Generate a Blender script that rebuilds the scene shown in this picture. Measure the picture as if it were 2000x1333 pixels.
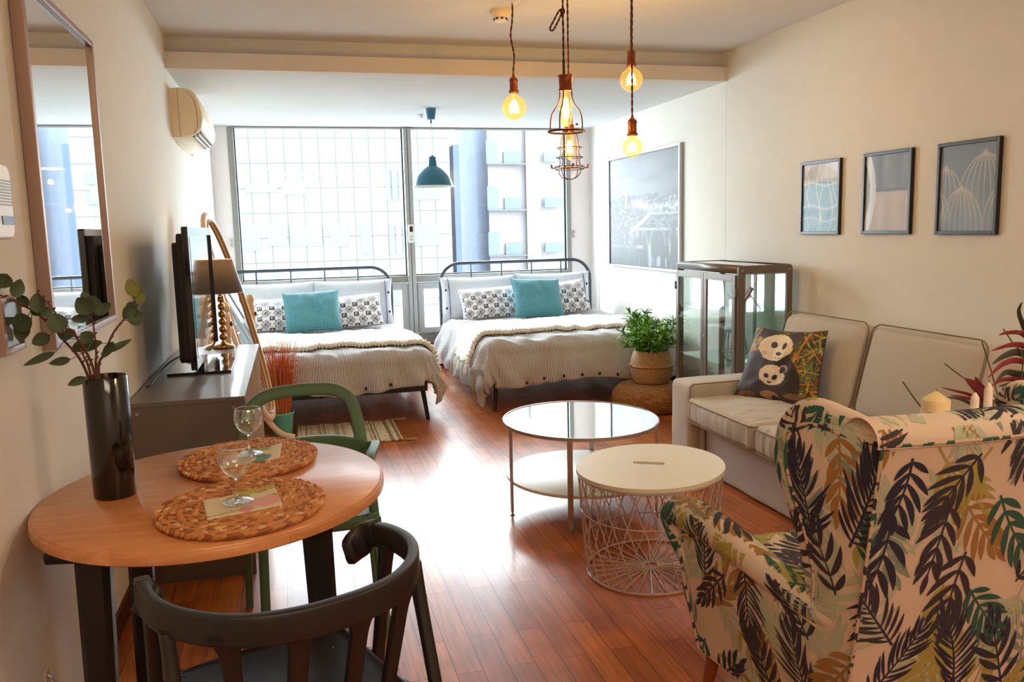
import bpy, math, random
import numpy as np
from math import sin, cos, pi, radians, hypot, atan2, sqrt
from mathutils import Vector, Matrix
from mathutils.bvhtree import BVHTree

for _o in list(bpy.data.objects):
    bpy.data.objects.remove(_o)
SC = bpy.context.scene
COL = SC.collection
V = Vector
random.seed(7)
RNG = np.random.default_rng(5)

# ------------------------------------------------------------------ camera, world, light, exposure
FPX = 1628.83
YAW, PITCH, ROLL = radians(14.68274693), radians(7.75559932), radians(-1.37210937)
CAM = np.array([0.0, 0.0, 1.42])
_fw = np.array([sin(YAW) * cos(PITCH), cos(YAW) * cos(PITCH), -sin(PITCH)])
_r0 = np.array([cos(YAW), -sin(YAW), 0.0])
_u0 = np.cross(_r0, _fw)
_r = _r0 * cos(ROLL) + _u0 * sin(ROLL)
_u = -_r0 * sin(ROLL) + _u0 * cos(ROLL)
cam_d = bpy.data.cameras.new('camera')
cam = bpy.data.objects.new('camera', cam_d)
COL.objects.link(cam)
cam_d.sensor_width = 36
cam_d.lens = FPX * 36 / 2000
cam_d.clip_start = 0.05
cam_d.clip_end = 500
m = Matrix(((_r[0], _u[0], -_fw[0], CAM[0]), (_r[1], _u[1], -_fw[1], CAM[1]), (_r[2], _u[2], -_fw[2], CAM[2]), (0, 0, 0, 1)))
cam.matrix_world = m
SC.camera = cam

SC.view_settings.view_transform = 'Standard'
SC.view_settings.look = 'None'
SC.view_settings.gamma = 1
SC.view_settings.use_curve_mapping = False
SC.view_settings.exposure = 1.0
SKY = 11.0
world = bpy.data.worlds.new('sky')
SC.world = world
world.use_nodes = True
_bg = world.node_tree.nodes['Background']
_bg.inputs[0].default_value = (0.86, 0.94, 1.0, 1)
_bg.inputs[1].default_value = SKY
SC.cycles.max_bounces = 10
SC.cycles.diffuse_bounces = 5
SC.cycles.glossy_bounces = 5
SC.cycles.transmission_bounces = 8
SC.cycles.transparent_max_bounces = 16
SC.cycles.sample_clamp_indirect = 12
SC.cycles.caustics_reflective = False
SC.cycles.caustics_refractive = False


def area(name, loc, rot, sx, sy, power, col, portal=False):
    d = bpy.data.lights.new(name, 'AREA')
    d.shape = 'RECTANGLE'
    d.size = sx
    d.size_y = sy
    d.energy = power
    d.color = col
    o = bpy.data.objects.new(name, d)
    COL.objects.link(o)
    o.location = loc
    o.rotation_euler = rot
    if portal:
        d.cycles.is_portal = True
    return o


# daylight is guided through the window opening
area('window_portal', (1.2, 8.75, 1.4), (radians(-90), 0, 0), 3.5, 2.2, 1, (1, 1, 1), portal=True)
# ceiling lamps of the kitchen end of the room, behind the camera
area('kitchen_ceiling_light', (0.6, -0.9, 2.62), (0, 0, 0), 1.6, 0.8, 17, (1.0, 0.82, 0.62))
area('entry_ceiling_light', (2.7, 0.9, 2.62), (0, 0, 0), 0.5, 0.5, 15, (1.0, 0.72, 0.46))
area('hall_ceiling_light', (-0.35, 0.6, 2.62), (0, 0, 0), 0.4, 0.4, 3.5, (1.0, 0.55, 0.22))


def ray(x, y):
    return _r * (x - 1000) / FPX - _u * (y - 666.5) / FPX + _fw


def az(x, y, z):
    d = ray(x, y)
    return CAM + d * (z - CAM[2]) / d[2]


def ax(x, y, X):
    d = ray(x, y)
    return CAM + d * (X - CAM[0]) / d[0]


def ay(x, y, Y):
    d = ray(x, y)
    return CAM + d * (Y - CAM[1]) / d[1]


# ------------------------------------------------------------------ materials
def lin(c):
    return tuple(((v / 12.92) if v <= 0.04045 else ((v + 0.055) / 1.055) ** 2.4) for v in c)


def hx(h):
    return lin(tuple(int(h[i:i + 2], 16) / 255 for i in (0, 2, 4)))


def mat(name, col, rough=0.5, metal=0.0, bump=0, bscale=100, var=0, vscale=8, sheen=0, coat=0, trans=0, emis=None, estr=0, spec=None, ior=None, alpha=None, aniso=None):
    m = bpy.data.materials.new(name)
    m.use_nodes = True
    nt = m.node_tree
    b = nt.nodes['Principled BSDF']
    if isinstance(col, str):
        col = hx(col)
    b.inputs['Base Color'].default_value = (*col, 1)
    b.inputs['Roughness'].default_value = rough
    b.inputs['Metallic'].default_value = metal
    if sheen:
        b.inputs['Sheen Weight'].default_value = sheen
    if coat:
        b.inputs['Coat Weight'].default_value = coat
        b.inputs['Coat Roughness'].default_value = 0.08
    if trans:
        b.inputs['Transmission Weight'].default_value = trans
    if spec is not None:
        b.inputs['Specular IOR Level'].default_value = spec
    if ior:
        b.inputs['IOR'].default_value = ior
    if emis:
        b.inputs['Emission Color'].default_value = (*emis, 1)
        b.inputs['Emission Strength'].default_value = estr
    tc = nt.nodes.new('ShaderNodeTexCoord')
    nz = nt.nodes.new('ShaderNodeTexNoise')
    nz.inputs['Scale'].default_value = vscale
    nz.inputs['Detail'].default_value = 4
    nt.links.new(tc.outputs['Object'], nz.inputs['Vector'])
    mx = nt.nodes.new('ShaderNodeMix')
    mx.data_type = 'RGBA'
    v = var if var else 0.03
    mx.inputs[6].default_value = (*[c * (1 - v) for c in col], 1)
    mx.inputs[7].default_value = (*[min(1, c * (1 + v)) for c in col], 1)
    nt.links.new(nz.outputs['Fac'], mx.inputs[0])
    nt.links.new(mx.outputs[2], b.inputs['Base Color'])
    if bump:
        n2 = nt.nodes.new('ShaderNodeTexNoise')
        n2.inputs['Scale'].default_value = bscale
        n2.inputs['Detail'].default_value = 3
        nt.links.new(tc.outputs['Object'], n2.inputs['Vector'])
        bp = nt.nodes.new('ShaderNodeBump')
        bp.inputs['Strength'].default_value = bump
        bp.inputs['Distance'].default_value = 0.004
        nt.links.new(n2.outputs['Fac'], bp.inputs['Height'])
        nt.links.new(bp.outputs[0], b.inputs['Normal'])
    return m


def N(nt, t, **kw):
    n = nt.nodes.new(t)
    for k, v in kw.items():
        setattr(n, k, v)
    return n


def vcol_mat(name, rough=0.6, bump=0, bscale=300, coat=0, sheen=0):
    m = bpy.data.materials.new(name)
    m.use_nodes = True
    nt = m.node_tree
    b = nt.nodes['Principled BSDF']
    b.inputs['Roughness'].default_value = rough
    b.inputs['Coat Weight'].default_value = coat
    b.inputs['Coat Roughness'].default_value = 0.04
    b.inputs['Sheen Weight'].default_value = sheen
    a = N(nt, 'ShaderNodeAttribute', attribute_name='print')
    nt.links.new(a.outputs['Color'], b.inputs['Base Color'])
    if bump:
        n2 = N(nt, 'ShaderNodeTexNoise')
        n2.inputs['Scale'].default_value = bscale
        tc = N(nt, 'ShaderNodeTexCoord')
        nt.links.new(tc.outputs['Object'], n2.inputs['Vector'])
        bp = N(nt, 'ShaderNodeBump')
        bp.inputs['Strength'].default_value = bump
        bp.inputs['Distance'].default_value = 0.003
        nt.links.new(n2.outputs['Fac'], bp.inputs['Height'])
        nt.links.new(bp.outputs[0], b.inputs['Normal'])
    return m


def thin_ior(nt, fr, ior):
    """the same reflectance from both sides of a thin wall of glass"""
    ge = N(nt, 'ShaderNodeNewGeometry')
    ma = N(nt, 'ShaderNodeMath', operation='MULTIPLY_ADD')
    ma.inputs[1].default_value = 1 / ior - ior
    ma.inputs[2].default_value = ior
    nt.links.new(ge.outputs['Backfacing'], ma.inputs[0])
    nt.links.new(ma.outputs[0], fr.inputs[0])


def glass_mat(name, tint=(0.93, 0.97, 0.96), refl=1.0):
    """thin pane: clear with a mirror-like film, lets light through"""
    m = bpy.data.materials.new(name)
    m.use_nodes = True
    nt = m.node_tree
    nt.nodes.remove(nt.nodes['Principled BSDF'])
    out = nt.nodes['Material Output']
    tr = N(nt, 'ShaderNodeBsdfTransparent')
    tr.inputs[0].default_value = (*tint, 1)
    gl = N(nt, 'ShaderNodeBsdfGlossy')
    gl.inputs['Roughness'].default_value = 0.01
    gl.inputs[0].default_value = (1, 1, 1, 1)
    fr = N(nt, 'ShaderNodeFresnel')
    thin_ior(nt, fr, 1.5)
    mu = N(nt, 'ShaderNodeMath', operation='MULTIPLY')
    mu.inputs[1].default_value = refl
    mu.use_clamp = True
    nt.links.new(fr.outputs[0], mu.inputs[0])
    mix = N(nt, 'ShaderNodeMixShader')
    nt.links.new(mu.outputs[0], mix.inputs[0])
    nt.links.new(tr.outputs[0], mix.inputs[1])
    nt.links.new(gl.outputs[0], mix.inputs[2])
    nt.links.new(mix.outputs[0], out.inputs[0])
    return m


# ------------------------------------------------------------------ mesh helpers
def tag(o, label=None, cat=None, group=None, kind=None):
    if label:
        o['label'] = label
    if cat:
        o['category'] = cat
    if group:
        o['group'] = group
    if kind:
        o['kind'] = kind
    return o


def thing(name, label, cat, loc=(0, 0, 0), rz=0, group=None):
    o = bpy.data.objects.new(name, None)
    COL.objects.link(o)
    o.empty_display_size = 0.1
    o.location = loc
    o.rotation_euler = (0, 0, rz)
    return tag(o, label, cat, group)


def origin(o):
    v = V((0, 0, 0))
    while o is not None:
        v += o.location
        o = o.parent
    return v


class MB:
    """collects shapes; world=True at build subtracts the parents' places"""

    def __init__(s):
        s.v = []
        s.f = []
        s.mi = []
        s.uv = []
        s.col = None
        s.sm = []

    def add(s, verts, faces, mi=0, smooth=True, uv=None):
        n = len(s.v)
        s.v.extend([tuple(map(float, p)) for p in verts])
        s.f.extend([tuple(i + n for i in f) for f in faces])
        s.mi.extend([mi] * len(faces))
        s.sm.extend([smooth] * len(faces))
        if uv is None:
            uv = [(0, 0)] * len(verts)
        s.uv.extend([tuple(map(float, u)) for u in uv])
        return s

    def box(s, c, d, mi=0, rot=0):
        x, y, z = [k / 2 for k in d]
        vs = []
        for p in ((-x, -y, -z), (x, -y, -z), (x, y, -z), (-x, y, -z), (-x, -y, z), (x, -y, z), (x, y, z), (-x, y, z)):
            if rot:
                p = (p[0] * cos(rot) - p[1] * sin(rot), p[0] * sin(rot) + p[1] * cos(rot), p[2])
            vs.append((p[0] + c[0], p[1] + c[1], p[2] + c[2]))
        s.add(vs, [(0, 3, 2, 1), (4, 5, 6, 7), (0, 1, 5, 4), (1, 2, 6, 5), (2, 3, 7, 6), (3, 0, 4, 7)], mi, False)
        return s

    def bb(s, a, b, mi=0):
        return s.box([(a[i] + b[i]) / 2 for i in range(3)], [abs(b[i] - a[i]) for i in range(3)], mi)

    def tube(s, pts, r, n=8, mi=0, closed=False, cap=True, flat=1.0, up=None, ang=0):
        pts = [V(p) for p in pts]
        N_ = len(pts)
        rr = r if hasattr(r, '__len__') else [r] * N_
        vs = []
        prev = None
        for i, p in enumerate(pts):
            if closed:
                t = pts[(i + 1) % N_] - pts[i - 1]
            else:
                t = pts[min(i + 1, N_ - 1)] - pts[max(i - 1, 0)]
            if t.length < 1e-9:
                t = V((0, 0, 1))
            t.normalize()
            if up is not None:
                a = V(up).cross(t)
                if a.length < 1e-4:
                    a = t.orthogonal()
            elif prev is None:
                a = t.orthogonal()
            else:
                a = prev - t * prev.dot(t)
                if a.length < 1e-6:
                    a = t.orthogonal()
            a.normalize()
            prev = a
            b = t.cross(a)
            for k in range(n):
                w = 2 * pi * k / n + ang
                vs.append(p + a * (cos(w) * rr[i]) + b * (sin(w) * rr[i] * flat))
        fs = []
        for i in range(N_ if closed else N_ - 1):
            j = (i + 1) % N_
            for k in range(n):
                l = (k + 1) % n
                fs.append((i * n + k, i * n + l, j * n + l, j * n + k))
        if cap and not closed:
            fs.append(tuple(reversed(range(n))))
            fs.append(tuple((N_ - 1) * n + k for k in range(n)))
        s.add(vs, fs, mi, n > 4)
        return s

    def lathe(s, c, prof, n=32, mi=0, sx=1, sy=1, rot=0, smooth=True, cap=False):
        vs = []
        m_ = len(prof)
        for r, z in prof:
            for k in range(n):
                w = 2 * pi * k / n
                x, y = r * cos(w) * sx, r * sin(w) * sy
                if rot:
                    x, y = x * cos(rot) - y * sin(rot), x * sin(rot) + y * cos(rot)
                vs.append((c[0] + x, c[1] + y, c[2] + z))
        fs = []
        for i in range(m_ - 1):
            for k in range(n):
                l = (k + 1) % n
                fs.append((i * n + k, i * n + l, (i + 1) * n + l, (i + 1) * n + k))
        if cap:
            fs.append(tuple(reversed(range(n))))
            fs.append(tuple((m_ - 1) * n + k for k in range(n)))
        s.add(vs, fs, mi, smooth)
        return s

    def grid(s, fn, nu, nv, mi=0, flip=False, uvs=1):
        vs, uv = [], []
        for j in range(nv + 1):
            for i in range(nu + 1):
                u, v = i / nu, j / nv
                r = fn(u, v)
                if len(r) > 3:
                    uv.append(r[3:5])
                    r = r[:3]
                else:
                    uv.append((u, v))
                vs.append(r)
        fs = []
        for j in range(nv):
            for i in range(nu):
                a = j * (nu + 1) + i
                q = (a, a + 1, a + nu + 2, a + nu + 1)
                fs.append(tuple(reversed(q)) if flip else q)
        s.add(vs, fs, mi, True, uv)
        return s

    def prism(s, poly, fn, mi=0, smooth=False):
        """poly list of 2D; fn(p, k) -> 3D for the two ends k = 0, 1"""
        n = len(poly)
        vs = [fn(p, 0) for p in poly] + [fn(p, 1) for p in poly]
        fs = [tuple(range(n)), tuple(reversed(range(n, 2 * n)))]
        fs += [(i, i + n, (i + 1) % n + n, (i + 1) % n) for i in range(n)]
        s.add(vs, fs, mi, smooth)
        return s

    def build(s, name, mats, parent=None, world=True, bevel=0, seg=3, sub=0, solid=0, label=None, smooth=None, sangle=None):
        me = bpy.data.meshes.new(name)
        off = origin(parent) if (parent is not None and world) else V((0, 0, 0))
        me.from_pydata([(a - off.x, b - off.y, c - off.z) for a, b, c in s.v], [], s.f)
        if not hasattr(mats, '__len__'):
            mats = [mats]
        for m_ in mats:
            me.materials.append(m_)
        me.polygons.foreach_set('material_index', s.mi)
        sm = s.sm if smooth is None else [smooth] * len(s.f)
        me.polygons.foreach_set('use_smooth', sm)
        ul = me.uv_layers.new(name='UVMap')
        li = np.zeros(len(me.loops), dtype=np.int32)
        me.loops.foreach_get('vertex_index', li)
        ul.data.foreach_set('uv', np.array(s.uv)[li].astype(np.float32).ravel())
        if s.col is not None:
            ca = me.color_attributes.new('print', 'FLOAT_COLOR', 'POINT')
            c = np.ones((len(s.v), 4), dtype=np.float32)
            c[:, :3] = s.col
            ca.data.foreach_set('color', c.ravel())
        me.validate()
        me.update()
        if not bevel and any(sm):
            me.set_sharp_from_angle(angle=radians(48))
        o = bpy.data.objects.new(name, me)
        COL.objects.link(o)
        if parent is not None:
            o.parent = parent
        if bevel:
            b = o.modifiers.new('edge', 'BEVEL')
            b.width = bevel
            b.segments = seg
            b.limit_method = 'ANGLE'
            b.angle_limit = radians(35)
            me.polygons.foreach_set('use_smooth', [True] * len(me.polygons))
            w = o.modifiers.new('normals', 'WEIGHTED_NORMAL')
            w.keep_sharp = False
        if sub:
            b = o.modifiers.new('round', 'SUBSURF')
            b.levels = b.render_levels = sub
        if solid:
            b = o.modifiers.new('thickness', 'SOLIDIFY')
            b.thickness = solid
            b.offset = -1
        if label:
            o['label'] = label
        return o


def struct(name, mb, mats, label=None, **kw):
    o = mb.build(name, mats, None, **kw)
    o['kind'] = 'structure'
    if label:
        o['label'] = label
    return o


def rbox_mesh(c, d, r, n=8, bulge=(0, 0, 0), noise=0, seed=0, rot=None, nscale=6):
    """rounded, bulging cushion box as (verts, faces)"""
    from mathutils import noise as mn
    hx_, hy, hz = d[0] / 2, d[1] / 2, d[2] / 2
    idx, vs, fs = {}, [], []

    def vid(p):
        k = tuple(round(q, 5) for q in p)
        if k not in idx:
            idx[k] = len(vs)
            vs.append(p)
        return idx[k]
    L = [-1 + 2 * i / n for i in range(n + 1)]
    for axis in range(3):
        for sgn in (-1, 1):
            for i in range(n):
                for j in range(n):
                    q = []
                    for (a, b) in ((i, j), (i + 1, j), (i + 1, j + 1), (i, j + 1)):
                        p = [0, 0, 0]
                        p[axis] = sgn
                        p[(axis + 1) % 3] = L[a]
                        p[(axis + 2) % 3] = L[b]
                        q.append(vid(tuple(p)))
                    fs.append(tuple(q) if sgn > 0 else tuple(reversed(q)))
    out = []
    R = rot or Matrix.Identity(3)
    for p in vs:
        # denser toward edges
        q = [math.copysign(1 - (1 - abs(a)) ** 1.5, a) for a in p]
        w = V((q[0] * hx_, q[1] * hy, q[2] * hz))
        inner = V((max(-hx_ + r, min(hx_ - r, w.x)), max(-hy + r, min(hy - r, w.y)), max(-hz + r, min(hz - r, w.z))))
        dd = w - inner
        if dd.length > 1e-9:
            dd = dd.normalized() * r
        w = inner + dd
        w.x += math.copysign(1, p[0]) * bulge[0] * (1 - q[1] ** 2) * (1 - q[2] ** 2) * abs(p[0])
        w.y += math.copysign(1, p[1]) * bulge[1] * (1 - q[0] ** 2) * (1 - q[2] ** 2) * abs(p[1])
        w.z += math.copysign(1, p[2]) * bulge[2] * (1 - q[0] ** 2) * (1 - q[1] ** 2) * abs(p[2])
        if noise:
            nv = mn.noise_vector(w * nscale + V((seed * 7.3, seed * 3.1, 0)))
            w += nv * noise
        w = R @ w
        out.append((w.x + c[0], w.y + c[1], w.z + c[2]))
    return out, fs


def bez(pts, n=8):
    """Catmull-Rom through the points"""
    P = [np.array(p, float) for p in pts]
    P = [2 * P[0] - P[1]] + P + [2 * P[-1] - P[-2]]
    out = []
    for i in range(1, len(P) - 2):
        for k in range(n):
            t = k / n
            out.append(tuple(0.5 * ((2 * P[i]) + (-P[i - 1] + P[i + 1]) * t + (2 * P[i - 1] - 5 * P[i] + 4 * P[i + 1] - P[i + 2]) * t * t + (-P[i - 1] + 3 * P[i] - 3 * P[i + 1] + P[i + 2]) * t ** 3)))
    out.append(tuple(P[-2]))
    return out


def rrect(x0, x1, y0, y1, r, n=6):
    out = []
    for cx, cy, a in ((x1 - r, y0 + r, -90), (x1 - r, y1 - r, 0), (x0 + r, y1 - r, 90), (x0 + r, y0 + r, 180)):
        for k in range(n + 1):
            w = radians(a + 90 * k / n)
            out.append((cx + r * cos(w), cy + r * sin(w)))
    return out


def copy_thing(o, loc, rz=0, label=None, group=None):
    c = o.copy()
    COL.objects.link(c)
    c.location = loc
    c.rotation_euler = (0, 0, rz)
    if label:
        c['label'] = label
    if group:
        c['group'] = group
    for ch in list(o.children):
        d = ch.copy()
        COL.objects.link(d)
        d.parent = c
        for g in list(ch.children):
            e = g.copy()
            COL.objects.link(e)
            e.parent = d
    return c


def noise2(u, v, s, seed=0):
    """smooth value noise on arrays"""
    u = np.asarray(u) * s + seed * 13.7
    v = np.asarray(v) * s + seed * 7.1
    i, j = np.floor(u).astype(int), np.floor(v).astype(int)
    f, g = u - i, v - j
    f, g = f * f * (3 - 2 * f), g * g * (3 - 2 * g)

    def h(a, b):
        x = np.sin(a * 127.1 + b * 311.7 + seed * 17.3) * 43758.5453
        return x - np.floor(x)
    return (h(i, j) * (1 - f) + h(i + 1, j) * f) * (1 - g) + (h(i, j + 1) * (1 - f) + h(i + 1, j + 1) * f) * g


def tolin(c):
    c = np.clip(c, 0, 1)
    return np.where(c <= 0.04045, c / 12.92, ((c + 0.055) / 1.055) ** 2.4)


def rgb(h):
    return np.array([int(h[i:i + 2], 16) / 255 for i in (0, 2, 4)])


def uvgrid(nu, nv):
    u, v = np.meshgrid(np.linspace(0, 1, nu + 1), np.linspace(0, 1, nv + 1))
    return u, v
# ------------------------------------------------------------------ shared materials
M = {}
M['wall'] = mat('wallpaper', (0.755, 0.745, 0.69), 0.85, bump=0.25, bscale=160)
M['ceil'] = mat('ceiling_paper', (0.74, 0.74, 0.75), 0.9, bump=0.1, bscale=120)
M['base'] = mat('dark_baseboard', '3a2018', 0.4)
M['alu'] = mat('window_aluminium', '8f8f8b', 0.38, 0.55)
M['alu_light'] = mat('window_sash_grey', 'a9adad', 0.45, 0.3)
M['gasket'] = mat('black_gasket', '202a30', 0.5)
M['pane'] = glass_mat('window_glass', (0.97, 0.99, 0.985), 0.9)
M['black'] = mat('satin_black', '141314', 0.42)
M['gunmetal'] = mat('bed_steel', '3b4146', 0.35, 0.5)
M['white'] = mat('white_plastic', 'ecebe6', 0.4)
M['silver'] = mat('silver_metal', 'b9bbbd', 0.28, 0.9)


def floor_mat():
    m = bpy.data.materials.new('cherry_floorboards')
    m.use_nodes = True
    nt = m.node_tree
    b = nt.nodes['Principled BSDF']
    tc = N(nt, 'ShaderNodeTexCoord')
    mp = N(nt, 'ShaderNodeMapping')
    mp.inputs['Rotation'].default_value = (0, 0, radians(90))
    nt.links.new(tc.outputs['Object'], mp.inputs[0])
    br = N(nt, 'ShaderNodeTexBrick')
    br.offset = 0.37
    br.offset_frequency = 2
    br.inputs['Color1'].default_value = (*hx('c8783a'), 1)
    br.inputs['Color2'].default_value = (*hx('a0552a'), 1)
    br.inputs['Mortar'].default_value = (*hx('4a1d0e'), 1)
    br.inputs['Scale'].default_value = 1
    br.inputs['Mortar Size'].default_value = 0.0012
    br.inputs['Mortar Smooth'].default_value = 0.2
    br.inputs['Bias'].default_value = -0.1
    br.inputs['Brick Width'].default_value = 0.62
    br.inputs['Row Height'].default_value = 0.088
    nt.links.new(mp.outputs[0], br.inputs['Vector'])
    mp2 = N(nt, 'ShaderNodeMapping')
    mp2.inputs['Scale'].default_value = (26, 1.6, 1)
    nt.links.new(tc.outputs['Object'], mp2.inputs[0])
    nz = N(nt, 'ShaderNodeTexNoise')
    nz.inputs['Scale'].default_value = 1.5
    nz.inputs['Detail'].default_value = 6
    nz.inputs['Distortion'].default_value = 1.2
    nt.links.new(mp2.outputs[0], nz.inputs['Vector'])
    rp = N(nt, 'ShaderNodeValToRGB')
    rp.color_ramp.elements[0].position = 0.3
    rp.color_ramp.elements[0].color = (0.62, 0.55, 0.5, 1)
    rp.color_ramp.elements[1].position = 0.75
    rp.color_ramp.elements[1].color = (1.25, 1.2, 1.1, 1)
    nt.links.new(nz.outputs['Fac'], rp.inputs[0])
    mx = N(nt, 'ShaderNodeMix', data_type='RGBA', blend_type='MULTIPLY')
    mx.inputs[0].default_value = 0.8
    nt.links.new(br.outputs['Color'], mx.inputs[6])
    nt.links.new(rp.outputs[0], mx.inputs[7])
    nz2 = N(nt, 'ShaderNodeTexNoise')
    nz2.inputs['Scale'].default_value = 5
    nt.links.new(tc.outputs['Object'], nz2.inputs['Vector'])
    rp2 = N(nt, 'ShaderNodeValToRGB')
    rp2.color_ramp.elements[0].position = 0.35
    rp2.color_ramp.elements[0].color = (0.8, 0.78, 0.78, 1)
    rp2.color_ramp.elements[1].position = 0.6
    rp2.color_ramp.elements[1].color = (1.05, 1.05, 1.05, 1)
    nt.links.new(nz2.outputs['Fac'], rp2.inputs[0])
    mx2 = N(nt, 'ShaderNodeMix', data_type='RGBA', blend_type='MULTIPLY')
    mx2.inputs[0].default_value = 1
    nt.links.new(mx.outputs[2], mx2.inputs[6])
    nt.links.new(rp2.outputs[0], mx2.inputs[7])
    nt.links.new(mx2.outputs[2], b.inputs['Base Color'])
    b.inputs['Roughness'].default_value = 0.32
    b.inputs['Specular IOR Level'].default_value = 0.28
    b.inputs['Coat Weight'].default_value = 0.22
    b.inputs['Coat Roughness'].default_value = 0.14
    bp = N(nt, 'ShaderNodeBump')
    bp.inputs['Strength'].default_value = 0.6
    bp.inputs['Distance'].default_value = 0.002
    inv = N(nt, 'ShaderNodeMath', operation='SUBTRACT')
    inv.inputs[0].default_value = 1
    nt.links.new(br.outputs['Fac'], inv.inputs[1])
    ad = N(nt, 'ShaderNodeMath', operation='MULTIPLY_ADD')
    ad.inputs[1].default_value = 0.25
    nt.links.new(nz2.outputs['Fac'], ad.inputs[0])
    nt.links.new(inv.outputs[0], ad.inputs[2])
    nt.links.new(ad.outputs[0], bp.inputs['Height'])
    nt.links.new(bp.outputs[0], b.inputs['Normal'])
    nt.links.new(bp.outputs[0], b.inputs['Coat Normal'])
    return m


# ------------------------------------------------------------------ room shell
XL, XR, YF, YB = -0.675, 3.15, -1.7, 8.55
ZC, ZB, YS = 2.65, 2.44, 5.66
M['floor'] = floor_mat()
struct('floor', MB().bb((XL - .1, YF - .1, -0.1), (XR + .1, YB + .2, 0)), M['floor'])
struct('ceiling', MB().bb((XL - .1, YF - .1, ZC), (XR + .1, YS + 0.11, ZC + .12)), M['ceil'])
struct('ceiling_bay', MB().bb((XL - .1, YS + 0.1, ZB), (XR + .1, YB + .2, ZC + .12)), M['ceil'])
M['beam'] = mat('beam_paper', (0.76, 0.70, 0.63), 0.85, bump=0.2, bscale=160)
struct('trim_1', MB().bb((XL, YS, ZB), (XR, YS + 0.1, 2.54)), M['beam'], label='lower step of the ceiling beam')
struct('wall_left', MB().bb((XL - .1, YF - .1, 0), (XL, YS, ZC)).bb((XL - .1, YS + .004, 0), (XL, YB + .2, ZC)).bb((XL - .12, YS - .05, 0), (XL - .008, YS + .05, ZC)), M['wall'])
struct('wall_right', MB().bb((XR, YF - .1, 0), (XR + .1, YS, ZC)).bb((XR, YS + .004, 0), (XR + .1, YB + .2, ZC)).bb((XR + .008, YS - .05, 0), (XR + .12, YS + .05, ZC)), M['wall'])
struct('wall_front', MB().bb((XL - .1, YF - .1, 0), (XR + .1, YF, ZC)), M['wall'])
WX0, WX1, WZ0 = -0.515, 2.925, 0.335
M['wall_back'] = mat('sill_wall', (0.80, 0.74, 0.74), 0.8, bump=0.1, bscale=160)
wb = MB()
wb.bb((XL, YB, 0), (WX0, YB + .14, ZB)).bb((WX1, YB, 0), (XR, YB + .14, ZB)).bb((WX0, YB, 0), (WX1, YB + .14, WZ0 - .1))
struct('wall_back', wb, M['wall_back'])
struct('trim_2', MB().bb((WX0, YB - .012, WZ0 - .102), (WX1, YB + .14, WZ0 - .085)), mat('sill_edge', '6b4334', 0.5), label='thin brown strip under the window')
struct('baseboard_left', MB().bb((XL, YF, 0), (XL + .012, YB, .085)), M['base'])
struct('baseboard_right', MB().bb((XR - .012, YF, 0), (XR, YB, .085)), M['base'])
struct('baseboard_back', MB().bb((XL + .012, YB - .012, 0), (XR - .012, YB, .085)), M['base'])

# window: frame, mullion, rail, fixed upper panes, lower sashes
win = bpy.data.objects.new('window_1', None)
COL.objects.link(win)
win.location = (1.2, YB, WZ0 - .09)
win['kind'] = 'structure'
win['label'] = 'wide grey aluminium window across the back wall'
f = MB()
yb0, yb1 = YB - 0.01, YB + 0.10
MX0, MX1 = 1.155, 1.235
f.bb((WX0, yb0, WZ0 - .085), (WX0 + .055, yb1, ZB - .012)).bb((WX1 - .05, yb0, WZ0 - .085), (WX1, yb1, ZB - .012))
f.bb((WX0, yb0, ZB - .014), (WX1, yb1, ZB - .002))
f.bb((WX0 + .055, yb0, WZ0 - .085), (WX1 - .05, yb1, WZ0 + .012))
f.bb((WX0 + .055, yb0, 0.885), (MX0, yb1, 0.955)).bb((MX1, yb0, 0.885), (WX1 - .05, yb1, 0.955))
f.build('window_frame', M['alu'], win, bevel=.003, seg=2)
MB().bb((MX0, yb0 - .035, WZ0 + .012), (MX0 + .036, yb1, ZB - .014)).bb((MX0 + .042, yb0 - .035, WZ0 + .012), (MX1, yb1, ZB - .014)).bb((MX0 + .03, yb0, WZ0 + .012), (MX0 + .05, yb1, ZB - .014)).build('window_mullion', M['alu_light'], win, bevel=.003, seg=2)
g = MB()
for a, b in ((WX0 + .055, MX0), (MX1, WX1 - .05)):
    for p, q in (((a, .955), (a + .012, ZB - .014)), ((b - .014, .955), (b, ZB - .014)), ((a, .955), (b, .967))):
        g.bb((p[0], YB + .03, p[1]), (q[0], YB + .06, q[1]))
g.build('window_gasket', M['gasket'], win)
for a, b in ((WX0 + .055, MX0), (MX1, WX1 - .05)):
    MB().bb((a + .003, YB + .042, .958), (b - .003, YB + .048, ZB - .015)).build('window_pane', M['pane'], win)
lx = [(WX0 + .055, .30), (.36, MX0), (MX1, 2.02), (2.08, WX1 - .05)]
f2 = MB()
for a, b in ((.30, .36), (2.02, 2.08)):
    f2.bb((a, yb0, WZ0 + .012), (b, yb1, .885))
f2.build('window_post', M['alu'], win, bevel=.003, seg=2)
for a, b in lx:
    s_ = MB()
    z0, z1 = WZ0 + .02, .877
    a0, b0, w = a + .012, b - .012, .062
    s_.bb((a0, yb0 - .012, z0), (a0 + w, yb1, z1)).bb((b0 - w, yb0 - .012, z0), (b0, yb1, z1)).bb((a0 + w, yb0 - .012, z0), (b0 - w, yb1, z0 + w)).bb((a0 + w, yb0 - .012, z1 - w), (b0 - w, yb1, z1))
    so = s_.build('window_sash', M['alu_light'], win, bevel=.004, seg=2)
    MB().bb((a0 + w, YB + .04, z0 + w), (b0 - w, YB + .046, z1 - w)).build('window_pane', M['pane'], win)
    MB().bb((a0 + w + .10, yb0 - .03, z0 - .004), (a0 + w + .16, yb0 - .013, z0 + .012)).build('window_handle', M['alu'], win)
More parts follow.
